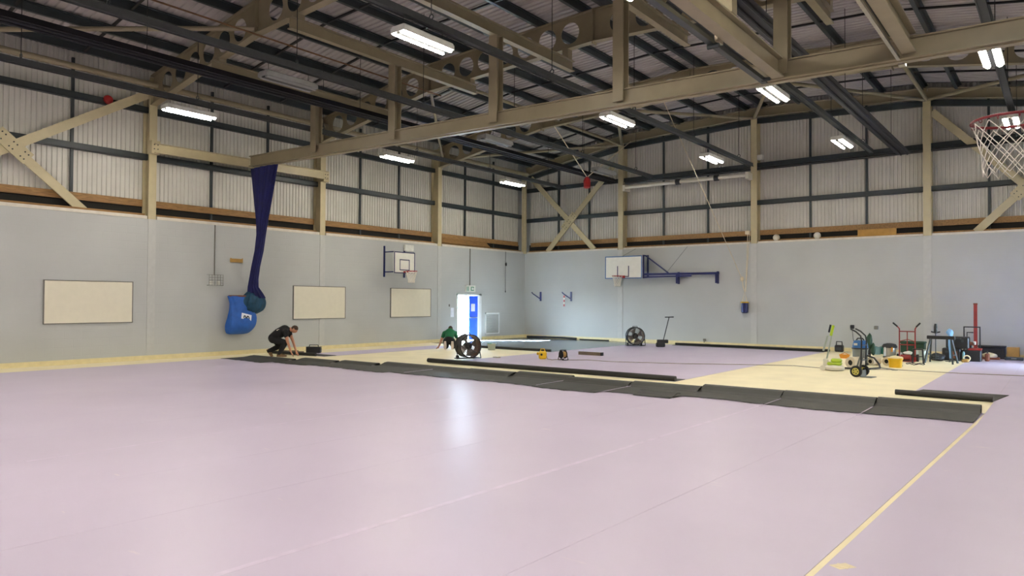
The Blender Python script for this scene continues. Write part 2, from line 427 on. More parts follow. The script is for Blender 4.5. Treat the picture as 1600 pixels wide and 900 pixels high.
for i in range(12):
    x0, x1 = EDGE[i]+.0015, EDGE[i+1]-.0015; yf, ye, r = YF[i], YE[i], FR[i]
    sh = sheet(x0, x1, -LEN+.05, yf-.05, s0=SL[i], s1=SL[i+1])
    prof = [(yf-r-.02, .006)]
    for k in range(9):
        a = -PI/2+PI*k/8; prof.append((yf-r+r*math.cos(a), .006+r+r*math.sin(a)))
    prof += [(yf-r-.1, .006+1.75*r), (yf-r-.22, .012+.6*r), (yf-r-.32, .014), (ye, .010)]
    m = MB(); n = 14; rings = []
    for k in range(n+1):
        x = x0+(x1-x0)*k/n; j = random.uniform(-.04, .04)
        pp = prof[:-1]+[(ye+j+.04*math.sin(i*2.1+k*.35), .010+.006*random.random())]
        off = [(y, z+.004) for y, z in pp]
        rings.append([(x, y, z) for y, z in pp]+[(x, y, z) for y, z in reversed(off)])
    m.loft(rings); fe = obj('folded_end', m, 'backing', sh)
    obj('fold_edge', MB().tube([(x0+.01, yf-.02, r+.02), (x1-.01, yf-.02, r+.02)], r*.75, 8), 'backing_edge', sh)
# loose curled corner on one folded end
obj('curled_corner', MB().prof_x([(-15.95,.012),(-15.8,.03),(-15.62,.075),(-15.5,.06)], 14.5, 15.25, .006), 'backing_edge', floor)
def rsheet(x0, x1, s0, s1):
    rows = [(-LEN+.05), -15.5, -.3]
    def q(z): return [(x0+s0*(rows[0]+15.5),rows[0],z),(x1+s1*(rows[0]+15.5),rows[0],z),(x1,rows[1],z),(x1,rows[2],z),(x0,rows[2],z),(x0,rows[1],z)]
    return obj('vinyl_sheet', MB().loft([q(.0005), q(.004)]), 'lilac', floor)
rsheet(19.865, 21.3, .033, .02); rsheet(21.302, 22.4, .02, 0)
for xs, s_, w_, ya, yb in ((16.80,.016,.03,-26.5,-15.65),(12.25,.016,.02,-25,-17.0)):
    obj('seam_tape', MB().loft([[(xs-w_+s_*(ya+15.5),ya,z),(xs+w_+s_*(ya+15.5),ya,z),(xs+w_+s_*(yb+15.5),yb,z),(xs-w_+s_*(yb+15.5),yb,z)] for z in (.0041,.0048)]), 'seam_tape', floor)
for xs in (8.33, 12.25, 13.85, 16.85, 18.35):
    obj('seam_strip', MB().bar((xs-.01,-15.9,.022),(xs,-14.8,.03),.018,.004), 'seam_tape', floor)
# sheets beyond the bare strip, their near ends rolled up
for x0, x1 in ((6.85,8.3),(8.31,9.75),(9.76,11.2),(11.21,12.65),(12.66,14.1)):
    sh = sheet(x0, x1, -13.3, -.75)
    obj('rolled_end', MB().tube([(x0-(.25 if x0 < 7 else 0), -13.34+.01*(x0-6), .065), (x1, -13.32+.01*(x1-6), .062)], .06, 10), 'backing_edge', sh, True)
    obj('turned_back_strip', MB().box(x0, x1, -13.25, -12.75, .0045, .012), 'backing', sh)
    if x0 > 8: obj('curled_end', MB().tube([(x0,-.82,.05),(x1+(.1 if x1 > 14 else 0),-.72,.05)], .045, 8).box(x0, x1, -1.15, -.8, .0045, .014), 'backing_edge', sh)
sh = sheet(18.5, 19.862, -12.55, -.5)
obj('rolled_end', MB().tube([(18.3,-12.55,.055),(19.86,-12.62,.055)], .05, 10), 'backing_edge', sh, True)
obj('turned_back_strip', MB().loft([[(18.35,-12.5,z),(19.86,-12.5,z),(20.02,-11.3,z),(18.6,-11.35,z)] for z in (.0045,.012)]), 'backing', sh)
sh = sheet(1.4, 2.75, -14.0, -7.8)
obj('rolled_end', MB().tube([(.5,-14.4,.06),(2.5,-14.1,.055)], .05, 10), 'backing_edge', sh, True)
obj('turned_back_strip', MB().box(1.42, 2.73, -13.95, -13.5, .0045, .012), 'backing', sh)
for k, (x0, x1) in enumerate(((.15,1.75),(1.76,3.4),(3.41,5.1),(5.11,6.82))):
    sh = sheet(x0, x1, -7.6 if k > 1 else -6.6, -.25, 'dark_vinyl')
    if k > 1: obj('rolled_end', MB().tube([(x0,-7.62,.05),(x1,-7.56,.05)], .042, 8), 'backing_edge', sh, True)
obj('curled_end', MB().tube([(.4,-.3,.05),(2.4,-.35,.07),(3.2,-.3,.05)], .05, 8).tube([(3.4,-.34,.03),(4.9,-.3,.03)], .025, 8), 'backing_edge', floor, True)
tag(obj('tape_scrap', MB().add([(19.72,-22.83,.0045),(19.80,-22.72,.0045),(19.72,-22.68,.0045),(19.64,-22.79,.0045)], [(0,1,2,3)]).box(19.68,19.76,-22.79,-22.72,.0045,.006), 'tape'), 'small cream tape scrap lying on the lilac floor in the foreground', 'tape')

# ------------------------------------------------------------------ steel frame
def column_left(y, label):
    t = thing('steel_column', label, 'column', (0, y, 0), 0, 'wall columns')
    h = zt(0)-.05 if y < -.5 else 7.9
    m = MB(); m.box(-.02, .01, -.11, .11, H, h); m.box(-.40, -.37, -.11, .11, H, h); m.box(-.37, -.02, -.01, .01, H, h)
    obj('shaft', m, 'cream_steel_lit', t)
    obj('painted_base', MB().box(0, .018, -.11, .11, .13, H), 'pilaster', t)
column_left(-18, 'cream column on left wall between the bolted cross brace and the blue curtain')
column_left(-12, 'cream column on left wall just right of the gathered blue curtain')
column_left(-6, 'cream column on left wall between small backboard and open door')
column_left(-24, 'cream column on left wall at the far left end of the cross brace')
t = thing('steel_column', 'cream column standing in the far corner of the hall', 'column', (.02, -.02, 0), 0, 'wall columns')
obj('shaft', MB().box(-.1, .1, -.06, .0, H, 7.95).box(-.12, -.06, -.1, .1, H, 7.95), 'cream_steel_lit', t)
def column_back(x, label):
    t = thing('steel_column', label, 'column', (x, 0, 0), 0, 'wall columns'); h = zt(x)-.32
    m = MB(); m.box(-.12, .12, -.01, .02, H, h); m.box(-.12, .12, .37, .40, H, h); m.box(-.01, .01, .02, .37, H, h)
    obj('shaft', m, 'cream_steel_lit', t); obj('painted_base', MB().box(-.12, .12, -.018, 0, .13, H), 'pilaster', t)
column_back(5.3, 'cream column on back wall above the large swing-arm backboard')
column_back(11.23, 'cream column on back wall above the small hanging blue bag')
column_back(17.16, 'cream column on back wall beside the right-hand cross brace')

def cell_web(m, x0, x1, y, dep, hole=True):
    """one web cell of a castellated rafter between x0 and x1, with a round hole"""
    za, zb = zt(x0), zt(x1); N = 24; R = .285
    xc = (x0+x1)/2; zc = (za+zb)/2-dep/2; th = .008
    def bound(a):
        c, s_ = math.cos(a), math.sin(a); hx = (x1-x0)/2; hz = dep/2
        k = min(hx/abs(c) if abs(c) > 1e-6 else 9, hz/abs(s_) if abs(s_) > 1e-6 else 9)
        px, pz = c*k, s_*k
        return (xc+px, zc+pz+(zb-za)*px/(x1-x0))
    if not hole:
        q = [(x0,za-dep),(x1,zb-dep),(x1,zb),(x0,za)]
        return m.add([(a,y-th,b) for a,b in q]+[(a,y+th,b) for a,b in q], [(0,1,2,3),(7,6,5,4)])
    ca = math.atan2(dep/2, (x1-x0)/2)
    ang = sorted([2*PI*k/N for k in range(N)]+[ca, PI-ca, PI+ca, 2*PI-ca]); n = len(ang)
    inner = [(xc+R*math.cos(a), zc+R*math.sin(a)) for a in ang]; outer = [bound(a) for a in ang]
    vs = [(a,y-th,b) for a,b in inner]+[(a,y-th,b) for a,b in outer]+[(a,y+th,b) for a,b in inner]+[(a,y+th,b) for a,b in outer]
    fs = []
    for i in range(n):
        k = (i+1) % n
        fs += [(i,k,n+k,n+i), (2*n+k,2*n+i,3*n+i,3*n+k), (k,i,2*n+i,2*n+k)]
    m.add(vs, fs)
def cellular(y, label):
    t = thing('cellular_rafter', label, 'beam', (0, y, 0), 0, 'cellular roof rafters'); D = .85
    m = MB()
    for (a, _), (b, _) in zip(NODES, NODES[1:]):
        L = b-a; n = int((L-.3)/.74); s0 = a+(L-n*.74)/2
        if s0-a > .01: cell_web(m, a, s0, 0, D, False)
        for k in range(n): cell_web(m, s0+k*.74, s0+(k+1)*.74, 0, D)
        if b-(s0+n*.74) > .01: cell_web(m, s0+n*.74, b, 0, D, False)
    obj('web', m, 'cream_steel_shaded', t)
    top = MB(); bot = MB()
    for (a, za), (b, zb) in zip(NODES, NODES[1:]):
        top.bar((a,0,za-.012), (b,0,zb-.012), .2, .024); bot.bar((a,0,za-D+.012), (b,0,zb-D+.012), .2, .024)
    obj('top_flange', top, 'cream_steel_shaded', t); obj('bottom_flange', bot, 'cream_steel_shaded', t)
    for x, z in NODES[1:4]: obj('splice_plate', MB().box(x-.015, x+.015, -.1, .1, z-D-.06, z-.02), 'cream_steel_shaded', t)
cellular(-6, 'cellular roof beam nearest the back wall with round holes')
cellular(-12, 'second cellular roof beam from the back wall, just beyond the horizontal girder')
cellular(-18, 'cellular roof beam on the near side of the horizontal girder')
cellular(-24, 'cellular roof beam overhead closest to the viewer')
t = thing('gable_rafter', 'plain cream rafter following the roof line along the back wall', 'beam', (0, .1, 0))
for (a, za), (b, zb) in zip(NODES, NODES[1:]):
    obj('rafter_length', MB().ibeam((a,0,za-.13), (b,0,zb-.13), .18, .35), 'cream_steel_shaded', t)

# eaves struts, ties and round roof braces
tag(obj('eaves_strut', MB().cyl((.22,-30,7.90), (.22,-.1,7.90), .085, 12), 'cream_steel_shaded', smooth=True), 'long round cream tube along the top of left wall', 'pipe')
def brace(p, q, label, r=.06):
    tag(obj('roof_brace', MB().cyl(p, q, r, 10), 'cream_steel_shaded', smooth=True), label, 'brace', 'round roof braces')
B = zt
brace((5.3,.0,8.72), (.15,-6,7.72), 'round cream roof brace from back wall column to last left wall column')
brace((5.3,.0,8.72), (5.3,-5.9,8.75), 'round cream roof tie running out from the column above the large backboard')
brace((5.35,.0,8.72), (8.5,-6,8.45), 'round cream roof brace right of the column above the large backboard')
brace((11.2,.0,9.0), (8.6,-6,8.45), 'round cream roof brace left of the middle back wall column')
brace((11.25,.0,9.0), (13.8,-6,8.45), 'round cream roof brace right of the middle back wall column')
brace((17.1,.0,8.72), (14.0,-6,8.45), 'round cream roof brace left of the right-hand back wall column')
brace((17.16,.0,8.72), (17.16,-5.9,8.75), 'round cream roof tie running out from the right-hand back wall column')
brace((17.2,.0,8.72), (22.3,-6,7.72), 'round cream roof brace right of the right-hand back wall column')
brace((5.3,-6.1,8.8), (5.3,-11.9,8.8), 'round cream roof tie left of centre between two cellular beams')
brace((17.16,-6.1,8.8), (17.16,-11.9,8.8), 'round cream roof tie at upper right between two cellular beams')
brace((.15,-6,7.72), (5.3,-12,8.3), 'thin round cream brace rising from column near door towards the girder', .05)
brace((5.3,-18,8.4), (.15,-24,7.72), 'round cream roof brace at the top left above the dark heater')
tag(obj('conduit_pipe', MB().cyl((5.75,-24,8.05), (5.75,-12,8.05), .022, 6), 'rust_pipe'), 'thin rust coloured pipe under the roof at upper left', 'pipe')

def xbrace(lab, P, Q, R, T, n, up):
    t = thing('cross_brace', lab, 'brace', tuple((V(P)+V(Q))/2-V((0,0,1.8))), 0, 'flat cross braces'); o = t.location
    for a, c_, k in ((P, Q, 1), (R, T, -1)):
        obj('brace_arm', MB().bar(V(a)-o+V(n)*.03*k, V(c_)-o+V(n)*.03*k, .05, .24, V(n).cross(V(c_)-V(a))), 'cream_steel_lit', t)
    # crossing
    P, Q, R, T = V(P), V(Q), V(R), V(T); d1_, d2_ = Q-P, T-R
    h = V(n).cross(d2_); s_ = (R-P).dot(h)/d1_.dot(h); X = P+d1_*s_
    e = d2_.normalized()
    g = obj('gusset_plate', MB().bar(X-o+V(n)*.085-e*.46, X-o+V(n)*.085+e*.46, .04, .36, V(n).cross(e)), 'cream_steel_lit', t)
    m = MB(); w = V(n).cross(e).normalized()
    for i in (-.38, -.28, -.05, .05, .28, .38):
        for j in (-.08, .08):
            c0 = X-o+e*i+w*j; m.cyl(c0+V(n)*.10, c0+V(n)*.125, .018, 6)
    obj('bolts', m, 'dark_steel', g)['kind'] = 'stuff'
xbrace('large cream cross brace with bolted plate on the left wall', (-.12,-18.1,7.7), (-.12,-23.8,2.55+1.6), (-.12,-19.75,4.12), (-.12,-23.9,7.7), (1,0,0), 0)
xbrace('cream cross brace beside the far corner on the back wall', (.3,.12,7.75), (3.9,.12,4.12), (4.95,.12,7.95), (1.25,.12,4.12), (0,-1,0), 0)
xbrace('cream cross brace at the right end of the back wall', (17.3,.12,8.3), (21.2,.12,4.12), (22.2,.12,7.8), (18.55,.12,4.12), (0,-1,0), 0)

# ------------------------------------------------------------------ dividing girder with posts
def gz(x): return 6.02-.0187*x
g = thing('girder', 'long cream horizontal girder crossing the hall below the roof', 'girder', (0, -15, 0))
ends = (.25, WID)
m = MB(); m.bar((ends[0],0,gz(ends[0])+.17), (ends[1],0,gz(ends[1])+.17), .04, .3)
obj('girder_web', m, 'cream_steel_shaded', g)
obj('top_flange', MB().bar((ends[0],0,gz(ends[0])+.325), (ends[1],0,gz(ends[1])+.325), .16, .025), 'cream_steel_shaded', g)
obj('bottom_flange', MB().bar((ends[0],.06,gz(ends[0])+.012), (ends[1],.06,gz(ends[1])+.012), .3, .025), 'cream_steel_shaded', g)
obj('curtain_track', MB().bar((ends[0]+.1,.02,gz(0)-.015), (ends[1]-.2,.02,gz(22)-.015), .05, .03), 'cream_steel_shaded', g)
POSTX = [3.62, 6.95, 10.39, 13.7, 16.95]
POSTZ = [7.62, 7.94, 7.95, 7.93, 7.7]
names = ['leftmost cream hanger post of the girder near the curtain', 'second cream hanger post of the girder from the left', 'third cream hanger post of the girder from the left', 'fourth cream hanger post of the girder from the left, tallest in the centre', 'rightmost cream hanger post of the girder where two beams meet']
bn = ['cream roof cross beam carrying the leftmost girder post', 'cream roof cross beam carrying the second girder post', 'cream roof cross beam carrying the third girder post', 'cream roof cross beam carrying the fourth girder post', 'cream roof cross beam carrying the rightmost girder post']
for x, z, n_, b_ in zip(POSTX, POSTZ, names, bn):
    t = thing('hanger_post', n_, 'post', (x, -15, gz(x)+.3), 0, 'girder hanger posts'); h = z-gz(x)-.3
    obj('post_shaft', MB().box(-.12, .12, -.13, -.105, -.22, h).box(-.12, .12, .09, .115, 0, h).box(-.01, .01, -.11, .1, 0, h), 'cream_steel_shaded', t)
    t = thing('cross_beam', b_, 'beam', (x, -15, z), 0, 'roof cross beams')
    obj('beam_length', MB().ibeam((0,-3.25,.14), (0,3.25,.14), .16, .28), 'cream_steel_shaded', t)
    for yy in (-3, 3):
        zr = zt(x)-.85-z
        if zr > .3: obj('hanger_stub', MB().box(-.09, .09, yy-.1, yy+.1, .28, zr), 'cream_steel_shaded', t)
# wall bracket beam that takes the girder end
t = thing('bracket_beam', 'cream beam on left wall joining two columns behind the blue curtain', 'beam', (.16, -15, 0))
obj('beam_length', MB().bar((0,-3.05,6.1), (0,3.05,6.17), .05, .28).bar((.04,-3.05,6.23), (.04,3.05,6.3), .13, .02).bar((.04,-3.05,5.97), (.04,3.05,6.04), .13, .02), 'cream_steel_lit', t)
for yy in (-3, 3): 
    obj('end_plate', MB().box(-.15, .03, yy-.12, yy+.12, 5.95, 6.32), 'cream_steel_lit', t)
    m = MB()
    for a in (-.05, .05):
        for z in (6.08, 6.2): m.cyl((.03,yy+a,z), (.05,yy+a,z), .016, 6)
    obj('bolts', m, 'dark_steel', t)['kind'] = 'stuff'
# near beams running from girder towards the viewer
t = thing('runway_beam', 'deep cream beam running from the girder towards the viewer with dark track beside it', 'beam', (16.9, -19.5, 5.72))
obj('beam_length', MB().ibeam((0,-4.6,.17), (0,4.4,.17), .2, .34, .02), 'cream_steel_shaded', t)
obj('track', MB().bar((-.26,-4.6,.0), (-.26,4.5,.0), .1, .07).bar((-.34,-4.6,.07), (-.34,4.5,.07), .03, .05), 'dark_steel', t)
obj('hanger', MB().box(-.12, .12, 1.9, 2.1, .34, 2.6).box(-.14, -.1, 1.88, 2.12, -.05, .4), 'cream_steel_shaded', t)
obj('fixing_bolt', MB().cyl((-.12,2.0,-.08),(-.3,2.0,-.08),.04,8).cyl((-.1,4.3,-.02),(-.25,4.3,-.02),.035,8), 'dark_steel', t)
t = thing('runway_beam', 'cream beam at upper right running from girder towards the viewer with a bright thin rail', 'beam', (18.95, -19.5, 5.72))
obj('beam_length', MB().ibeam((0,-4.6,.17), (0,4.4,.17), .2, .32, .02), 'cream_steel_shaded', t)
obj('track', MB().bar((-.16,-4.6,.0), (-.16,4.7,-.03), .05, .05), 'chrome', t)
obj('end_clip', MB().box(-.2, -.1, 4.65, 4.8, -.08, .02), 'chrome', t)

# dark radiant heater strips
for x, lab in ((4.95, 'long dark overhead heater strip left of centre ending at the back wall'), (16.5, 'long dark overhead heater strip on the right ending at the back wall')):
    t = thing('heater_strip', lab, 'heater', (x, -14, 7.06 if x < 10 else 6.9), 0, 'overhead heater strips')
    obj('reflector', MB().add([(-.22,-14,.0),(-.1,-14,.16),(.1,-14,.16),(.22,-14,.0),(-.22,13.9,.0),(-.1,13.9,.16),(.1,13.9,.16),(.22,13.9,.0)], [(0,1,5,4),(1,2,6,5),(2,3,7,6),(3,0,4,7),(0,3,2,1),(4,5,6,7)]), 'heater', t)
    obj('heater_tube', MB().cyl((-.1,-14,-.01), (-.1,13.8,-.01), .035, 8).cyl((.1,-14,-.01), (.1,13.8,-.01), .035, 8), 'heater', t, True)
    for k in range(5):
        y = -12.5+6*k; obj('hanger_wire', MB().cyl((0,y,.16), (0,y,zt(x)-6.9+.1), .008, 5), 'black', t)

# light trunking with luminaires
ROWX = [3.4, 7.6, 11.7, 15.75, 19.8]
TL = ['grey light trunking row nearest the left wall', 'grey light trunking row second from left wall with unlit lamps', 'grey light trunking row along the centre of the hall', 'grey light trunking row right of centre, left of the dark heater strip', 'grey light trunking row nearest the right edge of the view']
for x, lab in zip(ROWX, TL):
    t = thing('light_trunking', lab, 'trunking', (x, -14, 6.78 if x > 4 else 6.71), 0, 'light trunking rows')
    obj('channel', MB().box(-.06, .06, -14, 12.4, .02, .13).box(-.075, -.055, -14, 12.4, 0, .03).box(.055, .075, -14, 12.4, 0, .03), 'grey_trunking', t)
    for k in range(7):
        y = -12.3+3.9*k
        if y < 12.4:
            hk = obj('hook', MB().torus((0,y,.19), .05, .012, (0,1,0), 12, 5).cyl((0,y,.1),(0,y,.16),.01,5), 'dark_steel', t)
            obj('wire', MB().cyl((0,y,.23), (0,y,zt(x)-6.78+.1), .009, 5), 'black', t)
lum = None
def luminaire(x, y, lab, lit=True):
    global lum
    t = thing('strip_light', lab, 'light', (x, y, 6.5), 0, 'twin strip lights')
    obj('housing', MB().cbox(-.17, .17, -.64, .64, .0, .07, .02).box(-.175, -.163, -.64, .64, -.052, .03).box(.163, .175, -.64, .64, -.052, .03).box(-.17, .17, -.645, -.63, -.052, .03).box(-.17, .17, .63, .645, -.052, .03), 'plastic_white' if lit else 'lamp_dead', t)
    for sx in (-1, 1):
        obj('tube_diffuser', MB().cyl((sx*.1,-.62,-.047), (sx*.1,.62,-.047), .045, 10), 'lamp_glow' if lit else 'lamp_dead', t)
    obj('gap_shade_bar', MB().box(-.045, .045, -.62, .62, -.075, -.002), 'black', t)  # added black bar, keeps the gap between the bright tubes looking dark
    obj('suspension_wire', MB().cyl((0,-.5,.07),(0,-.5,.29),.006,5).cyl((0,.5,.07),(0,.5,.29),.006,5), 'black', t)
LL = {(3.4,-18.7):'lit strip light by left wall near the cream column and curtain', (3.4,-11.6):'lit strip light by left wall just below the girder', (3.4,-5.35):'lit strip light in front of the far corner column',
 (11.7,-18.7):'lit twin strip light at top centre in front of the girder', (11.7,-11.6):'lit twin strip light in the centre just under the girder', (11.7,-5.35):'small lit twin strip light left of the middle back wall column',
 (15.7,-11.6):'lit twin strip light under the girder, right of the middle back wall column', (15.7,-5.35):'small lit twin strip light below the dark heater strip on the right',
 (19.8,-11.6):'lit twin strip light at upper right above the basketball hoop', (19.8,-5.35):'lit twin strip light seen through the basketball hoop',
 (15.7,-18.7):'lit twin strip light overhead right of centre above the frame', (19.8,-18.7):'lit twin strip light overhead at right above the frame'}
for (x, y), lab in LL.items(): luminaire(x, y, lab)
for y, lab in ((-18.7,'unlit strip light at upper left beside the grey trunking'), (-11.6,'unlit strip light half hidden behind the girder'), (-5.35,'unlit strip light in front of the back wall above the red bag')): luminaire(7.6, y, lab, False)
for x in (3.4, 7.65, 11.7, 15.7, 19.8):
    for y in (-25.4, -32.0): luminaire(x, y, 'lit strip light overhead behind the viewer')

# ------------------------------------------------------------------ things on the left wall
def whiteboard(y0, y1, lab):
    t = thing('whiteboard', lab, 'whiteboard', (.0, (y0+y1)/2, 1.08), 0, 'blank boards on the left wall'); h = (y1-y0)/2
    obj('panel', MB().box(.004, .03, -h+.02, h-.02, .02, 1.14), 'whiteboard', t)
    for a, b_, c_, d_ in ((-h,h,0,.022),(-h,h,1.138,1.16),(-h,-h+.022,0,1.16),(h-.022,h,0,1.16)): obj('frame_strip', MB().box(.002, .038, a, b_, c_, d_), 'board_edge', t)
whiteboard(-20.75, -18.51, 'blank cream whiteboard furthest left on the left wall')
whiteboard(-13.21, -10.97, 'blank cream whiteboard right of the bending worker in black')
whiteboard(-8.76, -6.52, 'blank whiteboard under the small basketball backboard')

def net(m, c, R, rb, depth, n=12, r=.006, sag=True):
    lv = 5
    def P(i, k):
        f = k/lv; rad = R+(rb-R)*min(1, f*1.25)**.8; a = 2*PI*(i+.5*(k % 2))/n
        return (c[0]+rad*math.cos(a), c[1]+rad*math.sin(a), c[2]-.02-depth*f)
    for k in range(lv):
        for i in range(n):
            for dlt in ((0, 1) if k % 2 else (-1, 0)):
                m.tube([P(i, k), P(i+dlt, k+1)], r, 4)
    for i in range(n):
        a, b_ = P(i, lv), P(i+1, lv); mid = ((a[0]+b_[0])/2, (a[1]+b_[1])/2, a[2]-.05); m.tube([a, mid, b_], r, 4)
# small backboard on the left wall
t = thing('backboard', 'small blue framed wall backboard with hoop above whiteboard on left wall', 'basketball hoop', (0, -8.57, 2.66), 0, 'basketball hoops')
for yy in (-.53, .53): obj('wall_upright', MB().box(.0, .05, yy-.025, yy+.025, 0, 1.2), 'blue_paint', t)
for yy in (-.53, .53):
    for z in (.17, .94): obj('arm', MB().box(.05, .57, yy-.02, yy+.02, z, z+.04), 'blue_paint', t)
bd = obj('board', MB().box(.57, .6, -.55, .55, .14, .97), 'board_white', t)
for a, b_, c_, d_ in ((-.55,.55,.14,.175),(-.55,.55,.935,.97),(-.55,-.515,.14,.97),(.515,.55,.14,.97)): obj('border', MB().box(.598, .606, a, b_, c_, d_), 'blue_paint', bd)
for a, b_, c_, d_ in ((-.26,.26,.26,.29),(-.26,.26,.65,.68),(-.26,-.23,.26,.68),(.23,.26,.26,.68)): obj('target_line', MB().box(.598, .605, a, b_, c_, d_), 'blue_paint', bd)
hp = obj('hoop', MB().torus((.98,0,.22), .225, .012, (0,0,1)).box(.6,.78,-.06,.06,.17,.23), 'red', t, True)
m = MB(); net(m, (.98,0,.22), .22, .13, .38, 10, .009); obj('net', m, 'net_white', hp)
tag(obj('wall_box', MB().cbox(.0, .12, -8.07, -7.6, 3.72, 3.98, .02), 'plastic_white'), 'pale wall box above the small backboard', 'box')

# swing-arm backboard on the back wall
t = thing('backboard', 'large swing-arm backboard with hoop on the back wall', 'basketball hoop', (5.72, 0, 2.5), 0, 'basketball hoops')
bd = obj('board', MB().box(-.9, .9, -.5, -.46, .25, 1.23), 'board_white', t)
for a, b_, c_, d_ in ((-.9,.9,.25,.29),(-.9,.9,1.19,1.23),(-.9,-.86,.25,1.23),(.86,.9,.25,1.23)): obj('border', MB().box(a, b_, -.506, -.498, c_, d_), 'blue_light', bd)
for a, b_, c_, d_ in ((-.3,-.26,.34,.8),(.24,.28,.34,.8),(-.3,.28,.32,.36)): obj('target_line', MB().box(a, b_, -.506, -.498, c_, d_), 'blue_paint', bd)
hp = obj('hoop', MB().torus((-.15,-.75,.36), .225, .014, (0,0,1)).box(-.07,.09,-.6,-.5,.28,.38), 'red', t, True)
m = MB(); net(m, (-.15,-.75,.36), .22, .13, .38, 10, .009); obj('net', m, 'net_white', hp)
obj('side_frame', MB().box(.9, .96, -.46, -.4, .25, 1.25).box(.98, 1.04, -.2, -.14, .3, 1.25).bar((.93,-.43,1.22),(1.01,-.17,1.22),.05,.05).bar((.93,-.43,.28),(1.01,-.17,.3),.05,.05), 'blue_paint', t)
obj('swing_arm', MB().bar((.95,-.4,.42), (4.15,-.12,.42), .07, .09).bar((.95,-.42,.30), (3.0,-.2,.33), .05, .06), 'blue_paint', t)
obj('diagonal_stay', MB().bar((.98,-.3,1.22), (2.0,-.24,.46), .05, .05), 'blue_paint', t)
for x in (2.35, 4.05): obj('wall_bracket', MB().box(x-.04, x+.04, -.2, 0, .02, .46).box(x-.05, x+.05, -.02, 0, 0, .5), 'blue_paint', t)
obj('guy_wire', MB().cyl((-.1,-.4,1.23),(.35,-.02,1.56),.006,5).cyl((1.9,-.25,.46),(2.75,-.02,1.56),.006,5), 'dark_steel', t)

# near hoop on the right wall
t = thing('backboard', 'near basketball hoop with red ring and white net at the right edge', 'basketball hoop', (WID, -22, 2.545), 0, 'basketball hoops')
obj('board', MB().box(-1.42, -1.39, -.9, .9, .25, 1.3), 'board_white', t)
for yy in (-.6, .6):
    obj('wall_upright', MB().box(-.06, 0, yy-.04, yy+.04, 0, 1.4), 'blue_paint', t)
    for z in (.4, 1.1): obj('arm', MB().box(-1.39, -.06, yy-.03, yy+.03, z, z+.06), 'blue_paint', t)
hp = obj('hoop', MB().torus((-1.845,0,.45), .225, .0095, (0,0,1), 40, 8).box(-1.64,-1.42,-.06,.06,.4,.455).tube([(-1.43,-.05,.30),(-1.66,-.1,.44)],.008,6).tube([(-1.43,.05,.30),(-1.66,.1,.44)],.008,6), 'hoop_red', t, True)
m = MB()
for k in range(12):
    a = 2*PI*(k+.5)/12; m.torus((-1.845+.225*math.cos(a), .225*math.sin(a), .435), .012, .003, (-math.sin(a), math.cos(a), 0), 8, 4)
obj('net_loops', m, 'hoop_red', hp)
m = MB(); net(m, (-1.845,0,.45), .222, .165, .30, 12, .0032); obj('net', m, 'net_white', hp)

# socket cage, sign plate, conduits
t = thing('wire_cage', 'small wire cage over sockets on left wall beside the blue bag', 'cage', (0, -16.07, 2.18))
m = MB()
for k in range(6): m.box(.0, .13, -.23+k*.092-.004, -.23+k*.092+.004, .33, .338); m.box(.125, .133, -.23+k*.092-.004, -.23+k*.092+.004, .0, .338)
for k in range(5): m.box(.125, .133, -.23, .23, k*.083-.004, k*.083+.004)
m.box(0,.133,-.238,-.226,0,.012); m.box(0,.133,.226,.238,0,.012)
obj('mesh', m, 'wire_grey', t)
obj('socket', MB().cbox(.0, .06, -.17, -.05, .03, .14), 'plastic_white', t); obj('socket', MB().cbox(.0, .06, .07, .19, .03, .14), 'plastic_white', t)
tag(obj('conduit', MB().cyl((.02,-16.07,2.5),(.02,-16.07,4.06),.018,6), 'wire_grey'), 'grey vertical conduit above the wire cage on left wall', 'conduit')
tag(obj('sign_plate', MB().cbox(.0, .05, -15.55, -15.14, 2.93, 3.05, .01).box(.05,.06,-15.56,-15.53,2.93,3.07).box(.05,.06,-15.16,-15.13,2.93,3.07), 'ochre'), 'small ochre bracket plate on left wall above the blue bag', 'plate')
tag(obj('conduit', MB().cyl((.02,-4.06,2.44),(.02,-4.06,4.06),.02,6), 'wire_grey'), 'grey vertical conduit above the exit sign', 'conduit')
t = thing('exit_sign', 'green and white emergency exit sign over the open door', 'sign', (0, -4.05, 2.14))
obj('sign_box', MB().cbox(.0, .09, -.32, .3, 0, .29, .01), 'plastic_white', t)
obj('running_figure', MB().box(.09,.094,-.02,.16,.2,.23).box(.09,.094,-.02,.02,.07,.22).box(.09,.094,-.02,.16,.06,.09).box(.09,.094,.13,.17,.17,.23).box(.09,.094,.13,.17,.06,.11), 'sign_green', t)
obj('door_symbol', MB().box(.09,.094,-.22,-.18,.05,.24).box(.09,.094,-.29,-.27,.05,.24), 'sign_green', t)
tag(obj('notice_sheet', MB().box(.0,.006,-5.28,-5.08,1.05,1.45).box(.006,.008,-5.24,-5.14,1.1,1.2), 'paper'), 'small notice fixed to the wall left of the open door', 'notice')
tag(obj('wall_switch', MB().cbox(.0,.03,-5.42,-5.34,1.5,1.6), 'board_edge'), 'small grey switch on the wall left of the open door', 'switch')
t = thing('wall_hatch', 'white framed louvre hatch on left wall beside the door', 'hatch', (0, -2.49, .24))
for a, b_, c_, d_ in ((-.5,.5,.9,.97),(-.5,-.45,0,.97),(.45,.5,0,.97),(-.5,.5,0,.04)): obj('frame_strip', MB().box(.0, .04, a, b_, c_, d_), 'white_paint', t)
for k in range(14): obj('slat', MB().bar((.012,-.45,.07+k*.06), (.012,.45,.07+k*.06), .03, .035, (.5,0,1)), 'pilaster', t)
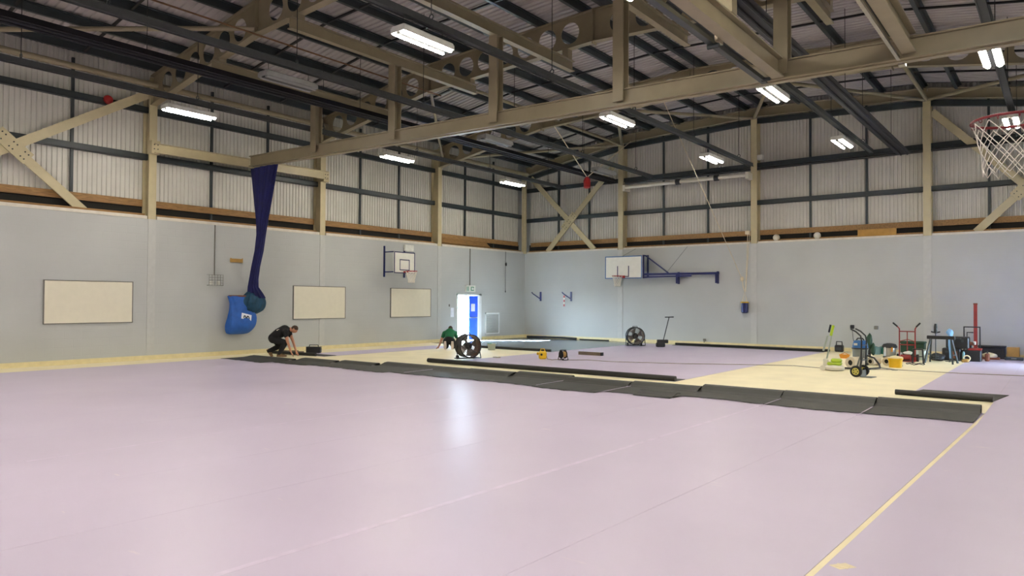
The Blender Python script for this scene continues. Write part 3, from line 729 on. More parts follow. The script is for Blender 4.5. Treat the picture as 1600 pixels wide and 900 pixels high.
tag(obj('pull_cord', MB().cyl((.05,-1.56,2.2),(.05,-1.56,4.08),.008,5).ball((.06,-1.54,3.48),(.04,.05,.09),8,6).ball((.05,-1.56,2.2),(.02,.02,.05),8,6), 'black'), 'thin black cord hanging on the left wall near the far corner', 'cord')
tag(obj('alarm_bell', MB().lathe([(.0,-.06),(.1,-.06),(.13,0),(.11,.05),(.04,.07),(0,.07)], (-.22,-19.15,7.32), 14, (1,0,0)), 'red'), 'round red alarm bell high on the left wall', 'alarm')

# gathered dividing curtain and its bag
sec = [(5.93,.98,.70,.10),(5.4,.96,.56,.11),(4.8,.93,.40,.12),(4.2,.90,.24,.12),(3.8,.86,.17,.11),(3.3,.76,.15,.11),(2.8,.58,.14,.11),(2.4,.48,.14,.12),(2.15,.42,.16,.14),(1.95,.38,.24,.2),(1.8,.36,.28,.22)]
def dense(secs, k=5):
    out = []; n = len(secs)
    for i in range(n-1):
        p0, p1, p2, p3 = secs[max(i-1,0)], secs[i], secs[i+1], secs[min(i+2,n-1)]
        for j in range(k):
            t = j/k
            out.append(tuple(.5*(2*b+(c-a)*t+(2*a-5*b+4*c-d)*t*t+(3*b-a-3*c+d)*t**3) for a, b, c, d in zip(p0, p1, p2, p3)))
    return out+[secs[-1]]
def loft_sections(secs, y0, waves, amp, n=48, ymove=None):
    rings = []
    for i, (z, cx, w, d) in enumerate(secs):
        yy = y0+(ymove[i] if ymove else 0)
        rings.append([(cx+(w*(1+amp*math.cos(waves*a+i*.2)))*math.cos(a), yy+(d*(1+2.2*amp*math.cos(waves*a+i*.2)))*math.sin(a), z) for a in [2*PI*k/n for k in range(n)]])
    return MB().loft(rings)
t = thing('dividing_curtain', 'navy blue dividing curtain gathered and hanging from the girder end', 'curtain', (0, 0, 0))
ym = [0]*8+[.02,.12,.2]
obj('fabric', loft_sections(sec, -15.0, 12, .08, 96, ym), 'curtain_blue', t, True)
obj('tucked_hem', loft_sections(dense([(2.0,.36,.12,.2),(1.85,.37,.22,.33),(1.62,.37,.26,.39),(1.42,.34,.22,.33),(1.3,.3,.1,.15)]), -14.93, 11, .05, 88), 'curtain_teal', t, True)
t = thing('curtain_bag', 'bright blue sack with white label holding the curtain on the left wall', 'bag', (.0, -15.3, .66))
bs = [(0,.24,.10,.22),(.05,.25,.18,.36),(.25,.29,.25,.46),(.5,.29,.25,.46),(.75,.27,.22,.40),(1.0,.26,.2,.38),(1.2,.25,.19,.40)]
rings = []
for i, (z, cx, w, d) in enumerate(dense(bs, 4)):
    rings.append([(cx+w*math.copysign(abs(math.cos(a))**.7, math.cos(a))*(1+.05*math.sin(5*a+z*4)), d*math.copysign(abs(math.sin(a))**.7, math.sin(a))*(1+.05*math.sin(7*a+z*6))+.04*math.sin(3*z)-.12*(1-min(1,z*2)), z) for a in [2*PI*k/64 for k in range(64)]])
obj('sack', MB().loft(rings), 'bag_blue', t, True)
obj('rim', MB().tube([(.25+.19*math.cos(a), .40*math.sin(a), 1.2) for a in [2*PI*k/24 for k in range(24)]], .025, 6, True), 'rust', t)
lb = obj('label_patch', MB().add([(.545,-.16,.50),(.545,.18,.42),(.54,.2,.60),(.54,-.14,.68)], [(0,1,2,3)]).add([(.55,-.16,.50),(.55,.18,.42),(.545,.2,.60),(.545,-.14,.68)], [(0,1,2,3)]), 'paper', t)
obj('lettering', MB().bar((.552,-.08,.52),(.552,-.05,.60),.006,.03).bar((.552,-.03,.59),(.552,.0,.51),.006,.03).bar((.552,.02,.50),(.552,.06,.58),.006,.04).bar((.552,.08,.57),(.552,.12,.49),.006,.03), 'black', lb)

# ------------------------------------------------------------------ things on the back wall
for x, lab in ((.98, 'dark blue folding wall bracket closest to the far corner'), (2.72, 'dark blue wall bracket with a red and white strap')):
    t = thing('wall_bracket', lab, 'bracket', (x, 0, 1.76), 0, 'blue wall brackets')
    obj('back_plate', MB().box(-.04, .04, -.04, 0, 0, .44), 'blue_paint', t)
    obj('bracket_arm', MB().bar((0,-.04,.1), (-.24,-.3,.34), .04, .05).bar((-.24,-.3,.34),(-.3,-.34,.42),.03,.05), 'blue_paint', t)
t = thing('strap', 'red and white strap dangling from the second blue wall bracket', 'strap', (2.5, -.27, 1.52))
for k in range(5): obj('strap_band', MB().box(-.03, .03, -.012, .012, k*.1, k*.1+.1), 'red' if k % 2 == 0 else 'net_white', t)
t = thing('hanging_bag', 'small navy bag with yellow band hanging on ropes from the back wall', 'bag', (10.92, -.16, 1.33))
obj('bag_body', MB().lathe([(.09,0),(.13,.03),(.14,.2),(.13,.36),(.14,.42)], n=14), 'blue_paint', t, True)
obj('band', MB().torus((0,0,.42), .135, .025, (0,0,1), 16, 6), 'yellow', t)
obj('tie_cord', MB().tube([(-.1,0,.42),(0,0,.84),(.1,0,.42)], .012, 5).ball((-.12,.05,1.34),(.08,.05,.1),8,6).tube([(0,0,.84),(-.08,.05,1.05),(-.12,.05,1.3)],.016,5), 'rope', t)
tag(obj('hoist_rope', MB().tube([(10.3,-6,8.44),(10.5,-3.6,6.1),(10.8,-.12,2.68)], .011, 5), 'rope'), 'pale rope slanting down the back wall to the navy bag', 'rope')
tag(obj('hoist_rope', MB().tube([(11.02,-.1,4.5),(10.98,-.1,3.2),(10.94,-.14,2.2)], .012, 5).tube([(11.1,-.1,4.5),(10.95,-.14,2.16)], .01, 5).box(10.95,11.1,-.2,-.05,4.42,4.56), 'rope'), 'pair of pale ropes hanging down beside the middle back wall column', 'rope')
t = thing('rope_weight', 'red weight hanging in mid air from two pale ropes', 'weight', (5.42, -3, 6.38))
obj('weight_body', MB().lathe([(.08,0),(.14,.04),(.15,.3),(.1,.42),(.04,.48)], n=12), 'red', t, True)
obj('suspension_rope', MB().tube([(0,0,.46),(.43,-3,1.9)], .018, 5).tube([(0,0,.46),(.38,3,2.42)], .022, 5), 'rope', t)
t = thing('roller_tube', 'long off-white roller tube on back wall between two columns', 'tube', (8.42, -.4, 6.66))
obj('tube_body', MB().cyl((-2.75,0,.06),(2.75,0,.06),.075,10), 'off_white', t, True)
for x in (-.2, 1.45): obj('strap_band', MB().cyl((x-.09,0,.06),(x+.09,0,.06),.12,10), 'black', t)
for x in (-2.7, 2.7): obj('end_bracket', MB().box(x-.06, x+.06, -.08, .4, -.1, .16), 'off_white', t)
tag(obj('service_pipe', MB().cyl((5.5,.05,6.98),(22.3,.05,6.98),.05,8), 'black', smooth=True), 'black service pipe running along the back wall under the upper rail', 'pipe')
tag(obj('sensor_box', MB().cbox(11.4,11.62,-.15,.0,7.3,7.5,.02), 'plastic_white'), 'small white sensor box high beside the middle back wall column', 'box')
tag(obj('ball', MB().ball((12.05,.15,4.26),.13,16,10), 'off_white', smooth=True), 'white ball on the wall ledge closest to the middle column', 'ball')
tag(obj('ball', MB().ball((13.55,.15,4.26),.13,16,10), 'off_white', smooth=True), 'white ball on the wall ledge further right of the middle column', 'ball')
t = thing('wall_socket', 'black socket with trailing cable on the back wall', 'socket', (14.79, 0, .82))
obj('socket_plate', MB().cbox(-.07,.07,-.06,0,0,.14), 'black', t); obj('lead', MB().tube([(.0,-.05,.02),(.04,-.08,-.35),(.12,-.1,-.8)], .01, 5), 'cable_black', t)
tag(obj('wall_socket', MB().cbox(15.5,15.64,-.03,0,.82,.94), 'board_edge'), 'small grey socket on the back wall above the green tubs', 'socket')
tag(obj('wall_socket', MB().cbox(9.15,9.28,-.05,0,.16,.26).box(9.2,9.23,-.08,-.05,.1,.2), 'board_edge'), 'small grey outlet just above the back wall skirting', 'socket')

# ------------------------------------------------------------------ people
def skin(joints, edges, root, vox=.013):
    """limbs of tapering tubes with round joints, fused into one continuous surface"""
    mb = MB()
    for a, b in edges:
        (p, ra), (q, rb) = joints[a], joints[b]; p, q = V(p), V(q)
        mb.tube([p+(q-p)*f for f in (0, .25, .5, .75, 1)], [ra+(rb-ra)*f for f in (0, .25, .5, .75, 1)], 14)
    for n in joints:
        p, r = joints[n]; mb.ball(p, r*1.0, 14, 10)
    me = bpy.data.meshes.new('tmp'); me.from_pydata(mb.v, [], mb.f)
    bm = bmesh.new(); bm.from_mesh(me); bmesh.ops.recalc_face_normals(bm, faces=bm.faces); bm.to_mesh(me); bm.free()
    o = bpy.data.objects.new('tmp', me); C.objects.link(o)
    md = o.modifiers.new('r', 'REMESH'); md.mode = 'VOXEL'; md.voxel_size = vox
    sm = o.modifiers.new('s', 'SMOOTH'); sm.factor = .5; sm.iterations = 6
    dg = bpy.context.evaluated_depsgraph_get(); dg.update()
    m2 = bpy.data.meshes.new_from_object(o.evaluated_get(dg))
    mb = MB(); mb.v = [tuple(v.co) for v in m2.vertices]; mb.f = [tuple(p.vertices) for p in m2.polygons]
    bpy.data.objects.remove(o); bpy.data.meshes.remove(me); bpy.data.meshes.remove(m2)
    return mb
def hand(mb, wrist, d, side, curl=.5):
    """palm and five fingers from the wrist along d (fingers rest on the floor)"""
    d = V(d).normalized(); up = V((0,0,1)); sd = d.cross(up)
    sd = sd.normalized() if sd.length > .1 else V((1,0,0)); w = V(wrist)
    dn = sd.cross(d).normalized()
    mb.loft([[w+d*f+sd*(a*wd)+dn*(b*.014) for a, b in ((-1,-1),(1,-1),(1,1),(-1,1))] for f, wd in ((-.01,.025),(.03,.036),(.08,.042),(.095,.038))])
    for k, L in enumerate((.062,.075,.082,.072)):
        b0 = w+d*.088+sd*((k-1.5)*.021); m1 = b0+d*L*.5+dn*.012; e1 = m1+d*L*.45-dn*L*.5*curl
        mb.tube([b0-d*.02, b0, m1, e1], [.0095,.0095,.009,.007], 6)
    tb = w+d*.025+sd*side*.034; mb.tube([tb, tb+d*.035+sd*side*.03, tb+d*.075+sd*side*.035-dn*.015], [.012,.0105,.008], 6)
def head(par, c, f, hair=True, lean=(0,0,1)):
    """features for a head centred on c facing f"""
    f = V(f).normalized(); u = V(lean); u = (u-f*u.dot(f)).normalized(); s = f.cross(u); c = V(c)
    def loc(a, b, e): return c+f*a+s*b+u*e
    m = MB()
    n = 16; rings = []
    for i in range(11):
        th = PI*i/10; rz = -math.cos(th)
        jaw = 1-.22*max(0, -rz); R_ = max(.02, math.sin(th))
        rings.append([loc(.098*R_*math.cos(a)*jaw+(.012 if rz < 0 else 0), .077*R_*math.sin(a)*jaw, .118*rz) for a in [2*PI*k/n for k in range(n)]])
    m.loft(rings)
    m.loft([[loc(.085,-.010,.02), loc(.085,.010,.02), loc(.095,.004,.02), loc(.095,-.004,.02)], [loc(.085,-.018,-.025), loc(.085,.018,-.025), loc(.122,.008,-.025), loc(.122,-.008,-.025)]])
    for b in (-1, 1): m.loft([[loc(-.005+.022*math.cos(a), b*(.074+.012*k), .0+.034*math.sin(a)) for a in [2*PI*j/10 for j in range(10)]] for k in range(2)])
    hd = obj('head', m, 'skin', par, True)
    e = MB()
    for b in (-1, 1): e.ball(tuple(loc(.086, b*.032, .012)), .011, 8, 6)
    obj('eyes', e, 'black', hd)
    obj('mouth', MB().bar(loc(.088,-.022,-.056), loc(.088,.022,-.056), .012, .01), 'rust', hd)
    hm = MB(); rings = []
    for i in range(7):
        th = PI/2*i/6; rings.append([loc((.104*math.cos(a)-.012)*max(.03, math.cos(th)), .083*math.sin(a)*max(.03, math.cos(th)), .02+.108*math.sin(th)-(.05 if i == 0 and math.cos(a) < 0 else 0)) for a in [2*PI*k/18 for k in range(18)]])
    hm.loft(rings); obj('hair', hm, 'hair_dark', hd, True)

# worker bending over by the left wall: local x = the way he faces, y = away from the viewer
ang = math.atan2(.614, .789)
p1 = thing('person', 'person in black clothes bending down to the floor beside the left wall', 'person', (1.72, -15.02, .015), ang)
J = {'pelvis':((-.06,0,.55),.135),'spine':((.10,0,.70),.14),'chest':((.28,0,.79),.15),'neck':((.43,0,.82),.06),'skull':((.52,0,.83),.07),
 'shR':((.36,-.17,.76),.07),'elR':((.44,-.21,.47),.045),'wrR':((.53,-.17,.17),.032),'shL':((.36,.17,.76),.07),'elL':((.47,.20,.48),.045),'wrL':((.60,.12,.17),.032),
 'hipL':((-.05,.09,.52),.10),'knL':((.11,.13,.32),.07),'anL':((-.24,.14,.15),.045),'hipR':((-.04,-.09,.52),.10),'knR':((.34,-.12,.43),.07),'anR':((.17,-.12,.10),.045)}
E1 = [('pelvis','spine'),('spine','chest'),('chest','neck'),('neck','skull'),('chest','shR'),('shR','elR'),('elR','wrR'),('chest','shL'),('shL','elL'),('elL','wrL'),('pelvis','hipL'),('hipL','knL'),('knL','anL'),('pelvis','hipR'),('hipR','knR'),('knR','anR')]
mb = skin(J, E1, 'pelvis'); hand(mb, (.535,-.168,.155), (.3,.05,-.6), -1); hand(mb, (.605,.118,.155), (.3,-.05,-.6), 1)
obj('body', mb, 'skin', p1, True)
def grow(J, names, k, extra=None):
    d = {n: (J[n][0], J[n][1]+k) for n in names}
    if extra: d.update(extra)
    return d
T = grow(J, ['pelvis','spine','chest','shR','shL'], .022, {'neck':(J['neck'][0],.07),'slR':((.39,-.19,.63),.068),'slL':((.40,.19,.63),.068)})
T['pelvis'] = ((-.07,0,.56), .15)
obj('shirt', skin(T, [('pelvis','spine'),('spine','chest'),('chest','neck'),('chest','shR'),('shR','slR'),('chest','shL'),('shL','slL')], 'pelvis'), 'cloth_black', p1, True)
T = grow(J, ['pelvis','hipL','knL','anL','hipR','knR','anR'], .02)
obj('trousers', skin(T, [('pelvis','hipL'),('hipL','knL'),('knL','anL'),('pelvis','hipR'),('hipR','knR'),('knR','anR')], 'pelvis'), 'cloth_black', p1, True)
obj('shirt_logo', MB().bar((.08,-.13,.80),(.16,-.13,.83),.01,.03), 'net_white', p1)
head(p1, (.585,0,.83), (.75,-.12,-.66), lean=(.66,0,.75))
def shoe(par, p, d, m='boot_tan', tip=0):
    d = V(d).normalized(); s = d.cross(V((0,0,1))).normalized(); u = s.cross(d); p = V(p); rings = []
    for f, w, h in ((-.07,.032,.07),(-.03,.042,.09),(.05,.045,.085),(.12,.05,.06),(.18,.045,.045),(.21,.028,.03)):
        rings.append([p+d*f+s*a*w+u*b for a, b in ((-1,0),(1,0),(1,h*.6),(.6,h),(-.6,h),(-1,h*.6))])
    b = obj('shoe', MB().loft(rings), m, par, True)
    obj('sole', MB().loft([[p+d*f+s*a*w+u*z for a, z in ((-1,-.014),(1,-.014),(1,.012),(-1,.012))] for f, w in ((-.075,.036),(.05,.048),(.13,.053),(.215,.03))]), 'sole' if m == 'boot_dark' or tip else 'boot_tan', b)
shoe(p1, (.17,-.12,.015), (1,-.05,0)); shoe(p1, (-.26,.14,.13), (.55,0,-.75))

# worker kneeling by the door, seen from behind
p2 = thing('person', 'person in green shirt kneeling on the floor before the open door', 'person', (3.42, -9.05, .004), ang)
J = {'pelvis':((0,.02,.34),.15),'spine':((0,.16,.46),.145),'chest':((0,.33,.58),.15),'neck':((0,.46,.65),.06),'skull':((0,.53,.68),.07),
 'shL':((-.19,.36,.56),.07),'elL':((-.31,.33,.32),.045),'wrL':((-.39,.34,.10),.032),'shR':((.19,.36,.56),.07),'elR':((.28,.46,.32),.045),'wrR':((.28,.55,.10),.032),
 'hipL':((-.1,.04,.30),.105),'knL':((-.13,.34,.09),.07),'anL':((-.13,-.06,.11),.045),'hipR':((.1,.04,.30),.105),'knR':((.13,.34,.09),.07),'anR':((.13,-.06,.11),.045)}
mb = skin(J, E1, 'pelvis'); hand(mb, (-.395,.342,.09), (-.4,.2,-.45), 1, .3); hand(mb, (.28,.555,.09), (0,.5,-.4), -1, .3)
obj('body', mb, 'skin', p2, True)
T = grow(J, ['spine','chest','shR','shL'], .022, {'waist':((0,.06,.40),.165),'neck':(J['neck'][0],.07),'slL':((-.26,.345,.43),.066),'slR':((.24,.41,.43),.066)})
obj('shirt', skin(T, [('waist','spine'),('spine','chest'),('chest','neck'),('chest','shR'),('shR','slR'),('chest','shL'),('shL','slL')], 'waist'), 'cloth_green', p2, True)
T = grow(J, ['pelvis','hipL','knL','hipR','knR'], .02, {'anL':((-.13,.0,.1),.06),'anR':((.13,.0,.1),.06)})
obj('trousers', skin(T, [('pelvis','hipL'),('hipL','knL'),('knL','anL'),('pelvis','hipR'),('hipR','knR'),('knR','anR')], 'pelvis'), 'cloth_black', p2, True)
head(p2, (0,.58,.70), (0,.85,-.5), lean=(0,.5,.85))
for sx in (-.13, .13): shoe(p2, (sx,-.12,.225), (0,.12,-1), 'cloth_black', 1)

# ------------------------------------------------------------------ drum fans
def fan(loc, ax, lab):
    t = thing('drum_fan', lab, 'fan', loc, math.atan2(ax[1], ax[0]), 'drum fans'); Rf = .34; c = (0,0,.40)
    n = 32; rings = []
    for r, x in ((Rf-.015,-.21),(Rf,-.21),(Rf+.014,-.2),(Rf,-.17),(Rf,.17),(Rf+.014,.2),(Rf,.21),(Rf-.015,.21),(Rf-.015,-.21)):
        rings.append([(x, r*math.cos(2*PI*k/n), .40+r*math.sin(2*PI*k/n)) for k in range(n)])
    obj('drum', MB().loft(rings, cap=False), 'black', t, True)
    obj('drum_liner', MB().loft([[(x, (Rf-.02)*math.cos(2*PI*k/n), .40+(Rf-.02)*math.sin(2*PI*k/n)) for k in range(n)] for x in (-.2,.2)], cap=False), 'copper_brown', t, True)
    obj('motor', MB().lathe([(.0,-.19),(.09,-.19),(.11,-.13),(.11,.06),(.07,.1),(0,.1)], c, 16, (1,0,0)), 'black', t, True)
    for k in range(4):
        a0 = 2*PI*k/4+.4; vs = []
        for f in (.08, .19, .31):
            for da, dx in ((-.5, -.07), (.5, .07)):
                a = a0+da*(.7+f); vs.append((dx, f*math.cos(a), .40+f*math.sin(a)))
        obj('blade', MB().add(vs+[(x+.008,y,z) for x,y,z in vs], [(0,1,3,2),(2,3,5,4),(7,6,8,9),(9,8,10,11),(0,2,8,6),(2,4,10,8),(3,1,7,9),(5,3,9,11),(4,5,11,10),(1,0,6,7)]), 'chrome', t)
    for sx in (-.205, .205):
        m = MB()
        for r in (.08, .13, .18, .23, .28, .32): m.torus((sx,0,.40), r, .005, (1,0,0), 28, 4)
        for k in range(8):
            a = 2*PI*k/8; m.cyl((sx,.06*math.cos(a),.40+.06*math.sin(a)), (sx,Rf*math.cos(a),.40+Rf*math.sin(a)), .004, 4)
        obj('grille', m, 'wire_grey', t)
    m = MB()
    for sy in (-1, 1): m.tube([(0,sy*.35,.42),(0.02,sy*.37,.27),(.1,sy*.38,.04),(-.16,sy*.36,.03)], .016, 8)
    m.tube([(-.16,-.36,.03),(-.16,.36,.03)], .016, 8); m.tube([(.1,-.38,.04),(.1,.38,.04)], .014, 8)
    obj('stand', m, 'black', t, True)
    for sy in (-.27, .27): obj('wheel', MB().cyl((-.16,sy-.03,.06),(-.16,sy+.03,.06),.06,12), 'rubber', t, True)
    obj('carry_handle', MB().tube([(-.06,-.1,.73),(-.06,-.08,.78),(-.06,.08,.78),(-.06,.1,.73)], .012, 6), 'black', t)
fan((6.75,-11.8,.004), (.93,-.42), 'large brown drum fan standing beside the kneeling worker')
fan((7.48,-2.7,.004), (.62,-.78), 'large drum fan standing by the back wall under the backboard')

# ------------------------------------------------------------------ scattered tools on the middle floor
ca = ang
t = thing('toolbox', 'black toolbox with carrying handle beside the bending worker', 'toolbox', (1.25,-13.25,.004), ca)
obj('box_body', MB().cbox(-.23,.23,-.12,.12,0,.19,.02), 'black', t); obj('handle', MB().tube([(-.15,0,.19),(-.14,0,.26),(.14,0,.26),(.15,0,.19)], .016, 8), 'black', t); obj('lid', MB().cbox(-.235,.235,-.125,.125,.19,.205,.006), 'dark_steel', t)
tag(obj('tool_roll', MB().bar((.45,-13.95,.03),(1.05,-13.5,.03),.12,.05).bar((.5,-13.9,.07),(.9,-13.6,.07),.06,.03), 'wood_brown'), 'low dark red tool lying between the bending worker and toolbox', 'tool')
t = thing('yellow_transformer', 'yellow site transformer standing on the lilac floor left of the cable reel', 'transformer', (8.35,-10.2,.004), ca)
obj('casing', MB().cbox(-.12,.12,-.13,.13,.0,.23,.04), 'yellow', t); obj('handle', MB().tube([(-.07,0,.23),(-.05,0,.3),(.05,0,.3),(.07,0,.23)], .014, 6), 'yellow', t)
obj('outlet', MB().cyl((-.04,-.13,.14),(-.04,-.16,.14),.035,10), 'black', t); obj('outlet_lug', MB().cbox(-.18,-.12,-.05,.05,.12,.2), 'yellow', t)
t = thing('cable_reel', 'black cable reel standing on the lilac floor beside the yellow transformer', 'cable reel', (9.08,-10.18,.004), ca+.5)
for sx in (-.07, .07): obj('flange', MB().lathe([(.0,-.01),(.12,-.01),(.125,0),(.12,.01),(0,.01)], (sx,0,.17), 18, (1,0,0)), 'black', t)
obj('cable_winding', MB().cyl((-.06,0,.17),(.06,0,.17),.085,16), 'ochre', t); obj('reel_stand', MB().tube([(-.1,-.12,.015),(-.1,.0,.3),(-.1,.12,.015)], .013, 6).tube([(.1,-.12,.015),(.1,0,.3),(.1,.12,.015)], .013, 6).tube([(-.1,-.12,.015),(.1,-.12,.015)],.013,6).tube([(-.1,.12,.015),(.1,.12,.015)],.013,6).tube([(-.1,0,.3),(.1,0,.3)],.014,6), 'black', t)
tag(obj('cable', MB().tube([(8.45,-10.15,.12),(8.6,-10.3,.02),(8.8,-10.35,.012),(9.0,-10.22,.03)], .009, 5), 'cable'), 'short cable linking the yellow transformer to the cable reel', 'cable')
tag(obj('cable', MB().tube([(9.2,-10.1,.012),(9.6,-9.7,.012),(10.4,-9.75,.012),(11.24,-9.45,.012),(12.4,-8.95,.012),(13.6,-8.2,.012),(14.94,-7.53,.012),(16.1,-7.9,.012),(17.35,-6.95,.012),(18.79,-6.93,.012),(20.07,-6.62,.012),(22.3,-6.2,.012)], .009, 5), 'cable'), 'long thin cable trailing right across the floor from the cable reel', 'cable')
t = thing('wooden_batten', 'short brown plank lying on the lilac floor behind the cable reel', 'plank', (8.62,-7.9,.004), 0)
obj('plank_body', MB().box(-.42,.42,-.06,.06,0,.1), 'wood_brown', t); obj('end_cap', MB().box(.42,.46,-.065,.065,0,.105), 'black', t)
t = thing('grey_tub', 'small pale grey tub standing on the edge of the dark vinyl', 'tub', (4.7,-8.2,.0), ca)
obj('tub_body', MB().loft([[(a*w,b*w,z) for a,b in ((-1,-1),(1,-1),(1,1),(-1,1))] for w,z in ((.12,0),(.14,.2),(.15,.2),(.15,.23))]), 'silver', t); obj('lid', MB().cbox(-.15,.0,-.15,.15,.23,.245,.004), 'tub_green', t)
tag(obj('paper_scrap', MB().cbox(6.92,7.12,-10.85,-10.68,.004,.035,.012), 'off_white'), 'white scrap lying on the floor right of the near drum fan', 'scrap')
t = thing('floor_brush', 'long handled black floor roller by the back wall right of the far fan', 'floor roller', (8.45,-2.35,.004), ca)
obj('head_block', MB().cbox(-.22,.12,-.1,.1,.0,.16,.03).cbox(-.18,.24,-.08,.1,.14,.28,.02), 'black', t); obj('handle', MB().cyl((.06,0,.25),(.28,0,1.15),.017,8), 'black', t); obj('grip', MB().bar((.12,0,1.15),(.46,0,1.16),.035,.04), 'black', t)

# ------------------------------------------------------------------ tool heap by the back wall
# floor polisher
t = thing('floor_polisher', 'lime green and white floor polisher with upright handle', 'floor polisher', (16.15,-8.15,0), .1)
obj('brush_skirt', MB().lathe([(.20,.01),(.235,.03),(.24,.09),(.2,.13),(.1,.15)], n=24), 'off_white', t, True)
obj('motor_hood', MB().cbox(-.17,.17,-.13,.13,.14,.22,.03).cbox(-.08,.17,-.11,.11,.21,.31,.03), 'lime', t)
obj('pole', MB().cyl((-.23,0,.07),(-.05,0,1.0),.02,8).cyl((-.27,0,.5),(-.16,0,.9),.026,8), 'silver', t, True)
obj('pole_mount', MB().cbox(-.27,-.15,-.05,.05,.03,.3,.02), 'off_white', t)
for sy in (-.12, .12): obj('wheel', MB().cyl((-.27,sy-.02,.065),(-.27,sy+.02,.065),.065,14), 'off_white', t)
obj('grip', MB().cyl((-.08,-.05,.9),(-.02,-.05,1.17),.035,8), 'lime', t); obj('lever', MB().cyl((-.14,.05,.98),(-.1,.06,1.18),.025,8), 'black', t)
# black sack truck
t = thing('sack_truck', 'black folding sack truck with two thick wheels in front of vacuum', 'sack truck', (17.0,-9.35,0), 1.4, 'sack trucks')
m = MB()
for sx in (-.14, .14): m.tube([(sx,-.08,.14),(sx,-.1,.85),(sx,-.08,.97),(sx,.03,1.07),(sx,.15,1.13)], .018, 8)
m.tube([(-.14,-.09,.4),(.14,-.09,.4)], .014, 6); m.tube([(-.14,-.1,.75),(.14,-.1,.75)], .014, 6)
obj('frame', m, 'black', t, True)
obj('brace_bars', MB().bar((-.1,.06,.12),(-.05,-.08,.62),.03,.04).bar((.1,.06,.12),(.05,-.08,.62),.03,.04), 'vac_grey', t)
for sx in (-.21, .21):
    w = obj('wheel', MB().lathe([(.07,-.035),(.12,-.035),(.135,-.02),(.135,.02),(.12,.035),(.07,.035)], (sx,0,.135), 20, (1,0,0)), 'rubber', t, True)
    hb = MB().lathe([(.0,-.05),(.03,-.05),(.03,.05),(0,.05)], (sx,0,.135), 10, (1,0,0))
    for k in range(5):
        a = 2*PI*k/5; hb.bar((sx,.02*math.cos(a),.135+.02*math.sin(a)), (sx,.075*math.cos(a),.135+.075*math.sin(a)), .03, .09, (1,0,0))
    obj('hub', hb.torus((sx-.036,0,.135), .072, .012, (1,0,0), 16, 5), 'wheel_hub', w)
obj('axle', MB().cyl((-.2,0,.135),(.2,0,.135),.014,6).bar((-.14,0,.135),(-.14,-.09,.2),.03,.03).bar((.14,0,.135),(.14,-.09,.2),.03,.03), 'black', t)
obj('toe_plate', MB().box(-.16,.16,-.32,-.06,.0,.012).box(-.16,.16,-.09,-.07,.0,.16), 'vac_grey', t)
# vacuum
t = thing('wet_vacuum', 'grey drum vacuum cleaner with blue head', 'vacuum', (16.36,-6.25,0), .1, 'vacuum cleaners')
obj('drum', MB().lathe([(.17,.08),(.19,.1),(.2,.45),(.21,.46),(.21,.48)], n=22), 'vac_grey', t, True)
obj('clamp_ring', MB().torus((0,0,.49), .2, .022, (0,0,1), 22, 6), 'black', t)
obj('motor_head', MB().lathe([(.205,.5),(.2,.56),(.17,.68),(.15,.71),(.05,.72)], n=22), 'vac_blue', t, True)
obj('top_handle', MB().tube([(-.1,0,.71),(-.06,0,.77),(.06,0,.77),(.1,0,.71)], .018, 6), 'black', t)
obj('label', MB().box(-.14,-.05,-.2,-.19,.58,.64), 'plastic_white', t)
obj('base', MB().lathe([(.2,.03),(.22,.05),(.2,.1)], n=22), 'black', t)
obj('hose', MB().tube([(.18,-.05,.3),(.36,-.15,.25),(.5,-.35,.1),(.55,-.7,.03),(.35,-1.15,.03),(-.1,-1.3,.03),(-.3,-1.25,.03)], .024, 8), 'black', t, True)
t = thing('work_jacket', 'dark green jacket slung on a stand behind the blue headed vacuum', 'jacket', (16.42,-5.5,0), 0)
obj('cloth', lump((.02,0,.62), (.09,.08,.24), 3, amp=.3), 'dark_green', t, True)
obj('sleeve', lump((.12,-.02,.42), (.06,.06,.18), 5, amp=.3), 'dark_green', t, True)
obj('stand', MB().cyl((.04,0,0),(.04,0,.6),.02,8).box(-.06,.14,-.1,.1,0,.02), 'black', t)
# material rolls
def roll(loc, rz, r, L, lab):
    t = thing('material_roll', lab, 'roll', loc, rz, 'cream material rolls')
    obj('outer_wrap', MB().loft([[(x,rad*math.cos(2*PI*k/24),r+rad*math.sin(2*PI*k/24)) for k in range(24)] for x,rad in ((-L/2,r*.5),(-L/2,r),(L/2,r),(L/2,r*.5),(-L/2,r*.5))], cap=False), 'roll_wrap', t, True)
    obj('core', MB().cyl((-L/2+.02,0,r),(L/2-.02,0,r),r*.49,16), 'void', t)
    for x in (-L*.3, -L*.15): obj('tape_band', MB().torus((x,0,r), r, .006, (1,0,0), 24, 4), 'tape', t)
roll((16.40,-7.0,0), 1.1, .15, .42, 'cream material roll lying left of the blue headed vacuum')
roll((16.60,-5.72,0), 1.25, .115, .40, 'cream material roll lying between vacuum and yellow bucket')
roll((16.96,-5.45,0), 1.25, .12, .40, 'cream material roll lying directly behind the yellow bucket')
